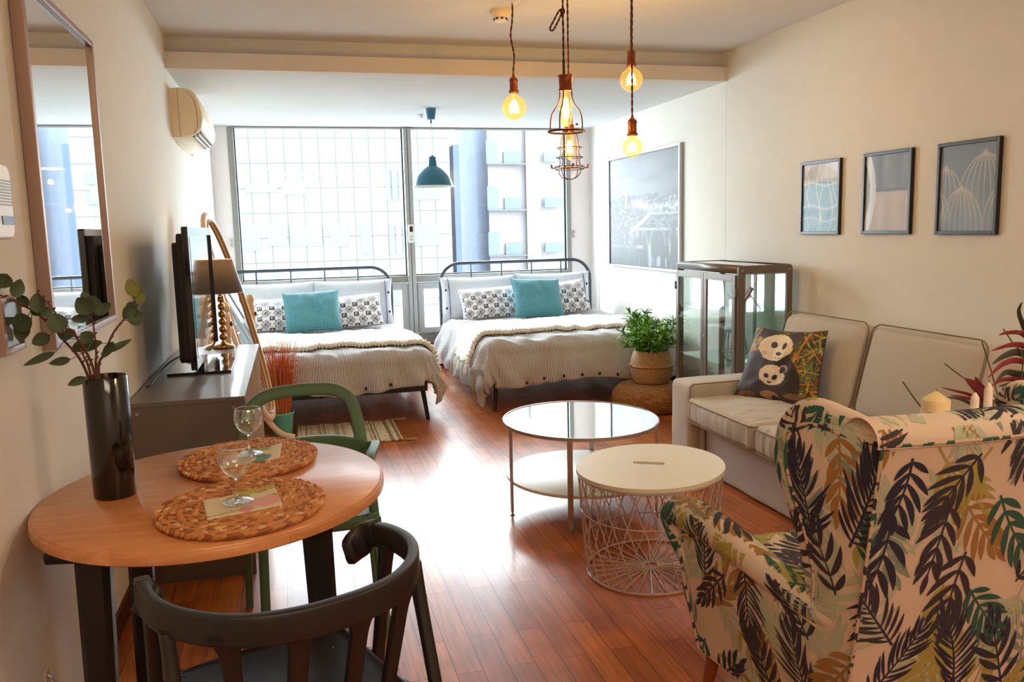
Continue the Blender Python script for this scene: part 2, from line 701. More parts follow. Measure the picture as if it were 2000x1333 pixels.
for x in (WX0 - .03, WX1 + .028):
    h = MB().bb((x - .008, YB - .03, 1.30), (x + .008, YB, 1.32)).bb((x - .008, YB - .03, 1.35), (x + .008, YB, 1.37)).bb((x - .003, YB - .022, 1.30), (x + .003, YB - .012, 1.37))
    tag(h.build('curtain_hook', M['silver']), 'small metal tie-back hook beside the %s window jamb' % ('left' if x < 0 else 'right'), 'hook', 'tie-back hooks at the window')

# remote control holder on the mullion
rc = thing('remote_control', 'white remote control in a holder on the window mullion', 'remote control', (1.197, YB - .045, 1.29))
MB().prism(rrect(1.168, 1.226, 1.29, 1.475, .012), lambda p, k: (p[0], YB - .045 - .02 * k, p[1])).build('body', M['white'], rc, bevel=.003)
MB().bb((1.182, YB - .068, 1.40), (1.214, YB - .064, 1.455)).build('screen', M['black'], rc)
bt = MB()
for i in range(3):
    for j in range(2):
        bt.bb((1.180 + i * .013, YB - .067, 1.315 + j * .03), (1.188 + i * .013, YB - .064, 1.33 + j * .03))
bt.build('buttons', mat('grey_button', '9aa0a5', .5), rc)

# small fittings at the ceiling
def ceiling_dome(name, x, y, z, r, label, cat):
    t = thing(name, label, cat, (x, y, z))
    MB().lathe((x, y, z), [(r, 0), (r * 1.02, -.012), (r * .9, -.03), (r * .62, -.045)], 32).build('housing', M['cream'], t)
    MB().lathe((x, y, z), [(r * .60, -.043), (r * .56, -.060), (r * .4, -.066), (0.001, -.067)], 24).build('sensor', M['white'], t)
    g_ = MB()
    for k in range(8):
        w = k * pi / 4
        g_.box((x + cos(w) * r * .585, y + sin(w) * r * .585, z - .051), (.012, .012, .008), rot=w)
    g_.build('vent', M['black'], t)
M['cream'] = mat('cream_plastic', 'e8dcc0', 0.45)
ceiling_dome('smoke_detector', 1.238, 4.81, ZC, .062, 'round cream smoke detector on the main ceiling', 'smoke detector')
sp = thing('sprinkler', 'tiny sprinkler head on the bay ceiling by the blue lamp', 'sprinkler', (1.206, 7.61, ZB))
MB().lathe((1.206, 7.61, ZB), [(.035, 0), (.03, -.006), (.008, -.008), (.008, -.022)], 20).build('plate', M['silver'], sp)
MB().lathe((1.206, 7.61, ZB), [(.001, -.022), (.02, -.024), (.02, -.027), (.001, -.028)], 16).build('deflector', M['silver'], sp)

# air conditioner on the left wall
def ac():
    t = thing('air_conditioner', 'warm-lit split air conditioner high on the left wall', 'air conditioner', (XL, 6.2, 2.03))
    prof = [(0, 2.335), (.06, 2.34), (.12, 2.33), (.155, 2.30), (.178, 2.24), (.19, 2.17), (.188, 2.12), (.17, 2.08), (.13, 2.05), (.07, 2.032), (0, 2.028)]
    pr_ = [(p[0], p[1]) for p in bez(prof, 4)]
    y0, y1 = 5.74, 6.66
    b = MB()
    n = len(pr_)
    vs = []
    for (yy, sc_) in ((y0, .96), (y0 + .012, 1), (y1 - .012, 1), (y1, .96)):
        for p in pr_:
            vs.append((XL + p[0] * sc_, yy, 2.18 + (p[1] - 2.18) * sc_))
    fs = []
    for k in range(3):
        for i in range(n - 1):
            fs.append((k * n + i, k * n + i + 1, (k + 1) * n + i + 1, (k + 1) * n + i))
    fs.append(tuple(range(n)))
    fs.append(tuple(reversed(range(3 * n, 4 * n))))
    b.add(vs, fs, 0, True)
    o = b.build('housing', mat('warm_lit_plastic', 'f0e2c4', 0.35), t)  # beige tint of the warm room light put into the housing colour
    # air outlet under the front
    l = MB()
    for (d, z) in ((.165, 2.072), (.147, 2.058), (.126, 2.046)):
        l.add([(XL + d - .008, y0 + .05, z - .006), (XL + d + .006, y0 + .05, z - .004), (XL + d + .006, y1 - .05, z - .004), (XL + d - .008, y1 - .05, z - .006),
               (XL + d - .008, y0 + .05, z + .006), (XL + d + .006, y0 + .05, z + .006), (XL + d + .006, y1 - .05, z + .006), (XL + d - .008, y1 - .05, z + .006)],
              [(0, 3, 2, 1), (4, 5, 6, 7), (0, 1, 5, 4), (1, 2, 6, 5), (2, 3, 7, 6), (3, 0, 4, 7)], 0, False)
    l.build('outlet', mat('brown_outlet', '5a3a1c', 0.4), t)
    s1 = MB()
    for (d, z) in ((.157, 2.062), (.136, 2.048)):
        s1.bb((XL + d - .004, y0 + .05, z - .008), (XL + d + .002, y1 - .05, z - .001))
    s1.build('louvre', M['white'], t)
    side = bez([(.10, 2.322), (.14, 2.27), (.156, 2.19), (.154, 2.10), (.135, 2.07), (.145, 2.058)], 6)
    MB().tube([(XL + p[0], y0 - .0005, p[1]) for p in side], .0014, 5).tube([(XL + .05, y0 - .0005, 2.333), (XL + .05, y0 - .0005, 2.036)], .0012, 5).build('panel_seam', mat('seam_brown', '7a5a34', .6), t)
    MB().tube(bez([(XL + .012, 5.90, 2.022), (XL + .014, 6.2, 2.012), (XL + .02, 6.45, 2.0), (XL + .045, 6.5, 1.99), (XL + .03, 6.52, 1.985)], 6), .004, 6).build('cable', M['cream'], t)
ac()

# tall framed mirror on the left wall
mir = thing('wall_mirror', 'tall silver-framed mirror hung on the left wall', 'mirror', (XL, 2.95, 1.11))
my0, my1, mz0, mz1 = 2.535, 3.385, 1.112, 2.117
fr_ = MB()
M['mframe'] = mat('brushed_frame', 'a58f86', 0.35, 0.55)
fd = .036
fr_.bb((XL, my0, mz0), (XL + fd, my0 + .022, mz1)).bb((XL, my1 - .022, mz0), (XL + fd, my1, mz1)).bb((XL, my0 + .022, mz0), (XL + fd, my1 - .022, mz0 + .022)).bb((XL, my0 + .022, mz1 - .022), (XL + fd, my1 - .022, mz1))
fr_.build('frame', M['mframe'], mir, bevel=.003, seg=2)
M['mirror'] = mat('mirror_glass', (0.86, 0.88, 0.88), 0.02, 1.0)
MB().bb((XL + .002, my0 + .02, mz0 + .02), (XL + .024, my1 - .02, mz1 - .02)).build('glass', M['mirror'], mir)

# intercom and small framed print, cut by the left edge of the view
ic = thing('intercom', 'white wall intercom handset at the left edge', 'intercom', (XL, 2.22, 1.42))
MB().prism(rrect(2.12, 2.285, 1.42, 1.60, .03), lambda p, k: (XL + .035 * k, p[0], p[1])).build('body', M['white'], ic, bevel=.008)
gr = MB()
for i in range(9):
    gr.bb((XL + .0345, 2.17, 1.50 + i * .007), (XL + .0365, 2.275, 1.503 + i * .007))
gr.build('speaker_grille', mat('grey_slots', '9b9b98', .5), ic)
MB().bb((XL + .034, 2.19, 1.455), (XL + .037, 2.27, 1.475)).build('display', mat('violet_display', '372a52', .2), ic)
sf = thing('switch_panel', 'small grey framed switch panel behind the eucalyptus', 'switch panel', (XL, 2.24, 1.15))
f_ = MB()
f_.bb((XL, 2.16, 1.15), (XL + .024, 2.18, 1.285)).bb((XL, 2.305, 1.15), (XL + .024, 2.32, 1.285)).bb((XL, 2.18, 1.15), (XL + .024, 2.305, 1.165)).bb((XL, 2.18, 1.27), (XL + .024, 2.305, 1.285))
f_.build('frame', M['mframe'], sf, bevel=.003)
MB().bb((XL, 2.18, 1.165), (XL + .016, 2.305, 1.27)).build('panel', mat('panel_grey', '8e9698', .25, .3), sf)
hk = thing('wall_hook', 'small clear plastic hook low on the left wall under the table', 'hook', (XL, 2.27, .26))
MB().prism(rrect(2.255, 2.29, .25, .315, .012), lambda p, k: (XL + .006 * k, p[0], p[1])).build('plate', mat('clear_plastic', 'cfcac4', .15), hk, bevel=.002)
MB().tube(bez([(XL + .004, 2.272, .30), (XL + .02, 2.272, .285), (XL + .026, 2.272, .265), (XL + .016, 2.272, .255)], 6), .003, 6).build('wire', M['silver'], hk)

# ------------------------------------------------------------------ buildings across the street
M['pale'] = mat('pale_facade', (0.82, 0.84, 0.82), 0.7)
M['paleb'] = mat('white_facade', (0.112, 0.106, 0.110), 0.8, spec=0)
M['shade_glass'] = mat('teal_window', (0.068, 0.084, 0.087), 0.8, spec=0)
M['blue_glass'] = mat('blue_window', (0.078, 0.092, 0.116), 0.8, spec=0)


def facade_mat(name, base, line, w, h, size):
    m = bpy.data.materials.new(name)
    m.use_nodes = True
    nt = m.node_tree
    b = nt.nodes['Principled BSDF']
    b.inputs['Roughness'].default_value = .8
    b.inputs['Specular IOR Level'].default_value = 0
    tc = N(nt, 'ShaderNodeTexCoord')
    br = N(nt, 'ShaderNodeTexBrick')
    br.offset = 0
    br.inputs['Color1'].default_value = (*base, 1)
    br.inputs['Color2'].default_value = (*[c * .88 for c in base], 1)
    br.inputs['Mortar'].default_value = (*line, 1)
    br.inputs['Scale'].default_value = 1
    br.inputs['Mortar Size'].default_value = size
    br.inputs['Brick Width'].default_value = w
    br.inputs['Row Height'].default_value = h
    nt.links.new(tc.outputs['UV'], br.inputs['Vector'])
    nt.links.new(br.outputs['Color'], b.inputs['Base Color'])
    return m


def wall_quad(mb, p, q, z0, z1, mi=0):
    L = hypot(q[0] - p[0], q[1] - p[1])
    mb.add([(p[0], p[1], z0), (q[0], q[1], z0), (q[0], q[1], z1), (p[0], p[1], z1)], [(0, 1, 2, 3)], mi, False, [(0, z0), (L, z0), (L, z1), (0, z1)])


A_MAT = facade_mat('curtain_wall', (.104, .108, .106), (.040, .046, .046), .80, 1.18, .024)
ba = thing('office_building', 'white office block with a gridded glass front, straight across', 'building', (0, 42, -20))
w_ = MB()
for p, q in (((-16, 42), (8.0, 42)), ((8.0, 42), (8.0, 60)), ((8.0, 60), (-16, 60)), ((-16, 60), (-16, 42))):
    wall_quad(w_, p, q, -20, 11)
w_.add([(-16, 42, 11), (8, 42, 11), (8, 60, 11), (-16, 60, 11)], [(0, 1, 2, 3)], 0, False)
w_.build('wall', A_MAT, ba)
wr = random.Random(3)
for (x0, x1, z0, z1) in ((-1.9, -.4, 3.35, 3.75), (-.2, .9, 3.2, 3.95), (-2.2, -1.3, .6, 1.9), (-1.0, -.1, .8, 1.9), (.05, 1.55, .75, 1.75), (1.9, 2.9, .7, 1.9), (-1.2, -.6, -1.2, -.5), (0.1, 1.4, -1.4, -.3), (4.75, 4.98, 2.9, 4.4), (5.05, 5.3, 2.9, 4.4), (5.4, 5.62, 2.9, 4.4), (4.8, 5.05, .2, 1.7), (5.15, 5.4, .2, 1.7), (5.5, 5.9, .3, 1.7), (6.1, 7.5, 2.9, 3.5), (6.1, 7.5, 3.8, 4.3), (6.1, 7.4, .6, 1.7), (6.1, 7.4, -2.0, -1.0), (4.9, 5.6, -2.2, -1.0), (3.3, 3.8, -1.9, -1.2), (3.4, 3.9, .3, 1.9)):
    MB().bb((x0, 41.93, z0), (x1, 42.0, z1)).build('window', M['shade_glass'] if wr.random() < .7 else M['blue_glass'], ba)
B_L = facade_mat('blue_cladding', (.082, .095, .122), (.064, .078, .108), .9, 1.1, .02)
bb_ = thing('apartment_building', 'banded white and blue block seen through the right pane', 'building', (14, 58, -20))
P0, P1, P2, P3 = (12.55, 53), (14.6, 74), (24.5, 75), (22.5, 54)
w_ = MB()
wall_quad(w_, P1, P0, -20, 12.5, 1)
wall_quad(w_, P0, P3, -20, 12.5)
wall_quad(w_, P3, P2, -20, 12.5)
wall_quad(w_, P2, P1, -20, 12.5)
w_.add([(P0[0], P0[1], 12.5), (P3[0], P3[1], 12.5), (P2[0], P2[1], 12.5), (P1[0], P1[1], 12.5)], [(0, 1, 2, 3)], 0, False)
w_.build('wall', [M['paleb'], B_L], bb_)
for k in range(-3, 4):
    z = -.35 + k * 2.93
    MB().bb((12.45, 52.9, z), (13.2, 53.05, z + 1.5)).build('window', M['blue_glass'], bb_)
    MB().bb((13.6, 52.95, z), (14.7, 53.05, z + .75)).build('window', M['shade_glass'], bb_)
    MB().bb((16.3, 52.95, z + .1), (17.6, 53.05, z + .7)).build('window', M['shade_glass'], bb_)
    MB().bb((12.5, 52.75, z - .08), (15.0, 53.05, z)).build('ledge', mat('ledge_grey', (.04, .042, .045), .7) if k == -3 else bpy.data.materials['ledge_grey'], bb_)
MB().bb((15.05, 52.85, -20), (16.0, 53.05, 12.5)).build('pillar', mat('beige_pilaster', (.072, .072, .066), .8), bb_)
bc = thing('dark_tower', 'thin dark blue tower edge beyond the blue lamp', 'building', (9.5, 49, -20))
MB().bb((9.55, 49, -20), (9.9, 52, 6.3)).build('wall', mat('deep_blue_wall', (.03, .05, .10), .8), bc)
struct('street_ground', MB().bb((-60, 9.5, -20.5), (80, 130, -20)), mat('asphalt', (.12, .12, .122), .9))
# ------------------------------------------------------------------ beds
def stripe_mat(name='ticking_stripe', ca='ece9e6', cb='6c6f7e'):
    m = bpy.data.materials.new(name)
    m.use_nodes = True
    nt = m.node_tree
    b = nt.nodes['Principled BSDF']
    b.inputs['Roughness'].default_value = .9
    b.inputs['Sheen Weight'].default_value = .2
    tc = N(nt, 'ShaderNodeTexCoord')
    sp_ = N(nt, 'ShaderNodeSeparateXYZ')
    nt.links.new(tc.outputs['UV'], sp_.inputs[0])
    mu = N(nt, 'ShaderNodeMath', operation='MULTIPLY')
    mu.inputs[1].default_value = 2 * pi / .0115
    nt.links.new(sp_.outputs[0], mu.inputs[0])
    si = N(nt, 'ShaderNodeMath', operation='SINE')
    nt.links.new(mu.outputs[0], si.inputs[0])
    rp = N(nt, 'ShaderNodeValToRGB')
    rp.color_ramp.elements[0].position = .35
    rp.color_ramp.elements[0].color = (*hx(ca), 1)
    rp.color_ramp.elements[1].position = .62
    rp.color_ramp.elements[1].color = (*hx(cb), 1)
    ma = N(nt, 'ShaderNodeMath', operation='MULTIPLY_ADD')
    ma.inputs[1].default_value = .5
    ma.inputs[2].default_value = .5
    nt.links.new(si.outputs[0], ma.inputs[0])
    nt.links.new(ma.outputs[0], rp.inputs[0])
    nt.links.new(rp.outputs[0], b.inputs['Base Color'])
    return m


M['stripe'] = stripe_mat()
M['pale_stripe'] = stripe_mat('pale_ticking', 'eef0f2', 'a4adbb')
M['mattress'] = mat('mattress_white', 'e6e4df', .9)
M['wool'] = mat('cream_wool', 'efece2', .95, bump=1.0, bscale=60, sheen=.3)
M['navy'] = mat('navy_button', '1d2440', .5)
from mathutils import noise as MN


def cloth_point(s, t, x0, x1, yf, top, R=.115, hang=1.0, puff=.07, seed=0, lift=0.0, flo=.04):
    dx = s - x1 if s > x1 else (s - x0 if s < x0 else 0)
    dy = t - yf if t < yf else 0
    d = hypot(dx, dy)
    cx, cy = min(max(s, x0), x1), max(t, yf)
    z = top
    nx = ny = 0
    if d > 1e-6:
        nx, ny = dx / d, dy / d
        if d < R * pi / 2:
            out, drop = R * sin(d / R), R * (1 - cos(d / R))
        else:
            e = d - R * pi / 2
            out = R + .10 * e + puff * sin(min(1, e / .35) * pi) * .5
            drop = R + e * .97 * hang
        k = min(1, max(0, (d - .05) / .3))
        tang = (t * 1.0 if abs(nx) > abs(ny) else s * 1.0) + atan2(ny, nx) * .25
        out += k * (.022 * sin(tang * 15 + d * 6 + seed * 3 + 3.2 * MN.noise(V((s * 2, t * 2, seed)))) + .013 * sin(tang * 33 - d * 9 + seed + 4 * MN.noise(V((s * 3, t * 3, seed + 5)))) - .022 * abs(MN.noise(V((s * 7 + t * 5, d * 5, seed + 2)))))
        cx += nx * (out + lift)
        cy += ny * (out + lift)
        z -= drop
    n1 = MN.noise(V((s * 2.3, t * 2.3, seed + 1)))
    n2 = abs(MN.noise(V((s * 5 + t * 3, t * 4 - s, seed + 9))))
    n3 = abs(MN.noise(V((s * 11 + t * 2, t * 6, seed + 19))))
    z += (.024 * n1 - .034 * n2 - .014 * n3) * (1 if d < .1 else .5) + lift * (1 - min(1, d / .2))
    if z < flo:
        z = flo
    return cx, cy, z


def duvet(name, label, x0, x1, yf, yh, top, ol, orr, of, seed, group, hem_buttons, hem=lambda s: 0):
    t_ = thing(name, label, 'duvet', ((x0 + x1) / 2, (yf + yh) / 2, top), group=group)

    def fn(u, v):
        s = x0 - ol + (x1 + orr - x0 + ol) * u
        t = (yf - of - hem(s)) + (yh - yf + of + hem(s)) * v
        p = cloth_point(s, t, x0, x1, yf, top, seed=seed)
        return (*p, s, t)
    MB().grid(fn, 150, 130).build('cover', M['stripe'], t_, solid=.028)
    b = MB()
    for s in hem_buttons:
        p = cloth_point(s, yf - of - hem(s) + .035, x0, x1, yf, top, seed=seed)
        b = MB()
        b.lathe((0, 0, 0), [(.001, .004), (.012, .003), (.013, 0), (.001, 0)], 12)
        b.v = [(p[0] + q[0], p[1] - .004 - q[2], p[2] + q[1]) for q in b.v]
        b.build('button', M['navy'], t_)
    return t_


def bed(name, label, x0, x1, hb_top, yfoot, yhead, group):
    t = thing(name, label, 'bed', ((x0 + x1) / 2, (yfoot + yhead) / 2, 0), group=group)
    R = .20
    path = [(x0 + .02, yhead, 0.0), (x0, yhead, .45), (x0, yhead, hb_top - R)]
    for k in range(1, 9):
        w = pi / 2 * k / 8
        path.append((x0 + R - R * cos(w), yhead, hb_top - R + R * sin(w)))
    path += [(x1 - R + R * sin(pi / 2 * k / 8), yhead, hb_top - R + R * cos(pi / 2 * k / 8)) for k in range(0, 9)]
    path += [(x1, yhead, .45), (x1 - .02, yhead, 0)]
    MB().tube(path, .0165, 12).build('headboard', M['gunmetal'], t)
    n = 5
    for k in range(1, n):
        x = x0 + (x1 - x0) * k / n
        MB().tube([(x, yhead, .40), (x, yhead, hb_top)], .0075, 8).build('headboard_bar', M['gunmetal'], t)
    MB().tube([(x0, yhead, .40), (x1, yhead, .40)], .010, 8).build('headboard_rail', M['gunmetal'], t)
    r = MB()
    zr = .215
    r.bb((x0 + .01, yfoot + .02, zr), (x1 - .01, yfoot + .05, zr + .075))
    r.bb((x0 + .01, yfoot + .05, zr), (x0 + .04, yhead - .02, zr + .075)).bb((x1 - .04, yfoot + .05, zr), (x1 - .01, yhead - .02, zr + .075))
    r.bb(((x0 + x1) / 2 - .02, yfoot + .05, zr), ((x0 + x1) / 2 + .02, yhead - .02, zr + .05))
    r.build('frame', M['gunmetal'], t, bevel=.004, seg=2)
    sl = MB()
    k = 0
    y = yfoot + .12
    while y < yhead - .1:
        sl.bb((x0 + .04, y, zr + .05), (x1 - .04, y + .06, zr + .065))
        y += .13
    sl.build('slats', mat('pale_slat', 'c9b08a', .6) if 'pale_slat' not in bpy.data.materials else bpy.data.materials['pale_slat'], t)
    for lx_ in (x0 + .05, x1 - .05):
        sg = 1 if lx_ > (x0 + x1) / 2 else -1
        MB().tube([(lx_, yfoot + .04, zr + .03), (lx_ + sg * .03, yfoot - .01, 0)], [.019, .014], 4, ang=pi / 4).build('leg', M['gunmetal'], t)
    return t


bed('metal_bed', 'dark metal bed on the left, beside the leaning oval mirror', -.645, .955, 1.063, 6.12, 8.36, 'metal beds by the window')
bed('metal_bed', 'dark metal bed on the right, behind the plant basket', 1.455, 3.06, 1.072, 6.22, 8.36, 'metal beds by the window')


def mattress(label, x0, x1, y0, y1, z0, z1):
    v, f = rbox_mesh(((x0 + x1) / 2, (y0 + y1) / 2, (z0 + z1) / 2), (x1 - x0, y1 - y0, z1 - z0), .05, 10)
    b = MB().add(v, f)
    o = b.build('mattress', M['mattress'], None)
    tag(o, label, 'mattress', 'mattresses under the striped duvets')


mattress('white mattress on the left bed, wrapped by its duvet', -.60, .91, 6.17, 8.32, .29, .485)
mattress('white mattress on the right bed, wrapped by its duvet', 1.50, 3.02, 6.27, 8.32, .29, .505)
duvet('duvet', 'grey striped duvet hanging over the foot of the left bed', -.60, .90, 6.20, 8.02, .545, .03, .43, .34, 1, 'striped duvets', [-.06, .12, .30, .48, .66],
      hem=lambda s: .03 * sin(s * 4) + (-.03 if s > .9 else 0))
duvet('duvet', 'grey striped duvet with a buttoned hem, spilling off the right bed', 1.50, 3.00, 6.30, 8.02, .565, .50, .10, .43, 4, 'striped duvets', [1.72, 1.87, 2.02, 2.17, 2.32, 2.47],
      hem=lambda s: .02 * sin(s * 5) - (.05 if s < 1.45 else 0))


def throw(label, x0, x1, yf, top, ol, orr, ya, yb, seed, skew):
    t_ = thing('throw_blanket', label, 'blanket', ((x0 + x1) / 2, (ya + yb) / 2, top), group='cream throws on the beds')

    def fn(u, v):
        s = x0 - ol + (x1 + orr - x0 + ol) * u
        t = ya + skew(s) + (yb - ya) * v
        p = cloth_point(s, t, x0, x1, yf, top, seed=seed, lift=.022)
        w = V((s * 55, t * 55, seed))
        return (p[0], p[1], p[2] + .012 + .007 * MN.noise(w), s, t)
    MB().grid(fn, 260, 60).build('blanket', M['wool'], t_, solid=.02)
    # rolled fluffy hem
    pts, rr = [], []
    for i in range(240):
        s = x0 - ol + (x1 + orr - x0 + ol) * i / 239
        t = ya + skew(s) + .006
        p = cloth_point(s, t, x0, x1, yf, top, seed=seed, lift=.022)
        pts.append((p[0], p[1], p[2] + .008))
        rr.append(.020 + .006 * sin(i * 1.9) + .004 * sin(i * 4.7))
    MB().tube(pts, rr, 8).build('fluffy_hem', M['wool'], t_)
    tb = MB()
    for side in ((x1 + orr) if orr > .2 else None, (x0 - ol) if ol > .2 else None):
        if side is None:
            continue
        for k in range(14):
            t = ya + skew(side) + (yb - ya) * (k + .5) / 14
            p = V(cloth_point(side, t, x0, x1, yf, top, seed=seed, lift=.03))
            sg = 1 if side > x0 else -1
            tb.tube([p, p + V((sg * .012, 0, -.03)), p + V((sg * .014, .004, -.075))], [.006, .008, .004], 5)
    if tb.v:
        tb.build('tassels', M['wool'], t_)


throw('cream wool throw with tassels folded across the left bed', -.60, .90, 6.20, .545, .02, .26, 6.36, 7.25, 1, lambda s: -.10 * max(0, s - .2) + .04 * sin(s * 3))
throw('cream wool throw folded across the right bed', 1.50, 3.00, 6.30, .565, .30, .02, 6.55, 7.3, 4, lambda s: -.18 * max(0, 1.9 - s) + .03 * sin(s * 3))


# ------------------------------------------------------------------ pillows
def pillow_pts(w, h, th, nu, nv, pinch=.10, seed=0, wr=.006):
    """front and back sheets in local x (width), z (height), y (thickness)"""
    def sheet(side):
        def fn(u, v):
            a, b = 2 * u - 1, 2 * v - 1
            x = a * w / 2 * (1 - pinch * (1 - b * b) * .6)
            z = b * h / 2 * (1 - pinch * (1 - a * a) * .6)
            t = (max(0, 1 - abs(a) ** 2.6) * max(0, 1 - abs(b) ** 2.6)) ** .5
            n = MN.noise(V((a * 2.2 + seed, b * 2.2, seed * 2.0))) * wr * 2 + MN.noise(V((a * 6 + seed, b * 3, seed))) * wr
            y = side * (th / 2) * t + n * t
            return x, y, z
        return fn
    return sheet


def pillow(name, label, cat, c, w, h, th, mats, tilt=0, yaw=0, roll=0, paint=None, group=None, n=30, seed=0, pinch=.1, trim=None, buttons=0):
    """c is the centre of the bottom edge; leans back by tilt"""
    t = thing(name, label, cat, c, group=group)
    sh = pillow_pts(w, h, th, n, n, pinch, seed)
    Rm = Matrix.Rotation(yaw, 3, 'Z') @ Matrix.Rotation(-tilt, 3, 'X') @ Matrix.Rotation(roll, 3, 'Y')

    def tr(p):
        q = Rm @ V((p[0], p[1], p[2] + h / 2))
        return (q.x + c[0], q.y + c[1], q.z + c[2])
    nu = nv = n
    if paint is not None:
        nu, nv = paint[1], paint[2]
    b = MB()
    b.grid(lambda u, v: (*tr(sh(-1)(u, v)), (u - .5) * w, (v - .5) * h), nu, nv)
    k = len(b.v)
    b.grid(lambda u, v: (*tr(sh(1)(u, v)), (u - .5) * w, (v - .5) * h), nu, nv, flip=True)
    if paint is not None:
        U, W_ = uvgrid(nu, nv)
        c3 = tolin(paint[0](U, W_)).reshape(-1, 3)
        b.col = np.concatenate([c3, c3])
    b.build('cushion_cover' if cat == 'cushion' else 'pillowcase', mats, t)
    if trim:
        for side in trim[1]:
            pts = [tr((side * w / 2 * (.80 if buttons else 1), sh(-1)(.5 + side * (.40 if buttons else .5), v / 16)[1] - .002, sh(-1)(.5 + side * .4, v / 16)[2])) for v in range(17)]
            MB().tube(pts, .0035, 6).build('piping', trim[0], t)
            if buttons:
                for q in (.3, .7):
                    p = sh(-1)(.5 + side * .46, q)
                    p = tr((p[0], p[1] - .004, p[2]))
                    bb2 = MB().lathe((0, 0, 0), [(.001, .004), (.011, .003), (.012, 0)], 10)
                    bb2.v = [(p[0] + a[0], p[1] - a[2], p[2] + a[1]) for a in bb2.v]
                    bb2.build('button', M['navy'], t)
    return t


def seamless(u, v):
    return u, v


def ikat(u, v):
    """navy diamonds on white, fading out upwards"""
    X, Y = u * 5.2, v * 3.2
    navy, white = rgb('232748'), rgb('f4f3f2')
    out = np.zeros(u.shape)
    for (ox, oy) in ((0, 0), (.5, .5)):
        a, b = np.abs((X + ox) % 1 - .5), np.abs((Y + oy) % 1 - .5)
        d = a + b
        if ox == 0:
            ring = ((d > .29) & (d < .43)) | (d < .09) | ((d > .14) & (d < .21))
            steps = ((np.floor(a * 22) + np.floor(b * 22)) % 2 == 0) | (d < .33)
            out = np.maximum(out, (ring & steps) * 1.0)
        else:
            mx = np.maximum(a, b)
            sq = ((mx < .20) & (mx > .11)) | (mx < .06)
            out = np.maximum(out, sq * 1.0)
    d = np.abs(((X + Y) % 1) - .5)
    e = np.abs(((X - Y) % 1) - .5)
    out = np.maximum(out, (((d > .46) | (e > .46)) & ((np.floor(X * 10) % 2) == 0)) * .9)
    fade = np.clip((.95 - v) / .35, 0.05, 1)
    out = out * fade * (.85 + .3 * noise2(u, v, 40, 2))
    edge = (np.minimum(np.minimum(u, 1 - u), np.minimum(v, 1 - v)) < .02)
    out = np.where(edge, .25, out)
    out = np.clip(out, 0, 1)[..., None]
    return white * (1 - out) + navy * out


M['ikat'] = vcol_mat('ikat_cotton', .9, bump=.3, bscale=500)
M['teal'] = None


def waffle():
    m = mat('teal_waffle', hx('38808f'), .9, sheen=.4)
    nt = m.node_tree
    b = nt.nodes['Principled BSDF']
    tc = N(nt, 'ShaderNodeTexCoord')
    br = N(nt, 'ShaderNodeTexBrick')
    br.offset = 0
    br.inputs['Color1'].default_value = (*hx('2b7184'), 1)
    br.inputs['Color2'].default_value = (*hx('3a8796'), 1)
    br.inputs['Mortar'].default_value = (*hx('6fb3bd'), 1)
    br.inputs['Mortar Size'].default_value = .0022
    br.inputs['Mortar Smooth'].default_value = .6
    br.inputs['Scale'].default_value = 1
    br.inputs['Brick Width'].default_value = .0125
    br.inputs['Row Height'].default_value = .0125
    nt.links.new(tc.outputs['UV'], br.inputs[0])
    nt.links.new(br.outputs['Color'], b.inputs['Base Color'])
    bp = N(nt, 'ShaderNodeBump')
    bp.inputs['Strength'].default_value = .6
    bp.inputs['Distance'].default_value = .004
    nt.links.new(br.outputs['Fac'], bp.inputs['Height'])
    nt.links.new(bp.outputs[0], b.inputs['Normal'])
    return m


M['teal'] = waffle()
M['blue_piping'] = mat('blue_piping', '35518c', .7)
GP = 'striped pillows against the headboards'
GI = 'navy patterned pillows'
pillow('pillow', 'striped pillow nearest the left wall on the left bed', 'pillow', (-.17, 8.02, .50), .78, .47, .20, M['pale_stripe'], radians(12), 0, 0, group=GP, seed=1)
pillow('pillow', 'striped pillow with a blue-piped end on the left bed, right one', 'pillow', (.56, 8.02, .50), .76, .47, .20, M['pale_stripe'], radians(12), 0, 0, group=GP, seed=2, trim=(M['blue_piping'], (1,)), buttons=1)
pillow('pillow', 'striped pillow with a blue-piped end at the left of the right bed', 'pillow', (1.79, 8.02, .51), .78, .45, .20, M['pale_stripe'], radians(12), 0, 0, group=GP, seed=3, trim=(M['blue_piping'], (-1,)), buttons=1)
pillow('pillow', 'striped pillow with a blue-piped end nearest the right wall', 'pillow', (2.56, 8.02, .51), .80, .46, .20, M['pale_stripe'], radians(12), 0, 0, group=GP, seed=4, trim=(M['blue_piping'], (1,)), buttons=1)
pillow('pillow', 'navy patterned pillow left of the teal cushion on the left bed', 'pillow', (-.12, 7.74, .535), .60, .33, .17, M['ikat'], radians(28), 0, 0, (ikat, 150, 90), GI, seed=5)
pillow('pillow', 'navy patterned pillow right of the teal cushion on the left bed', 'pillow', (.52, 7.74, .535), .60, .33, .17, M['ikat'], radians(28), 0, radians(-4), (ikat, 150, 90), GI, seed=6)
pillow('pillow', 'navy patterned pillow left of the teal cushion on the right bed', 'pillow', (1.84, 7.74, .555), .58, .33, .17, M['ikat'], radians(28), radians(4), radians(-2), (ikat, 150, 90), GI, seed=7)
pillow('pillow', 'navy patterned pillow right of the teal cushion on the right bed', 'pillow', (2.56, 7.76, .555), .58, .35, .17, M['ikat'], radians(26), radians(-6), radians(-7), (ikat, 150, 90), GI, seed=8)
pillow('cushion', 'square teal waffle cushion in the middle of the left bed', 'cushion', (.17, 7.56, .54), .50, .40, .16, M['teal'], radians(30), 0, radians(-2), group='teal cushions on the beds', seed=9, pinch=.08)
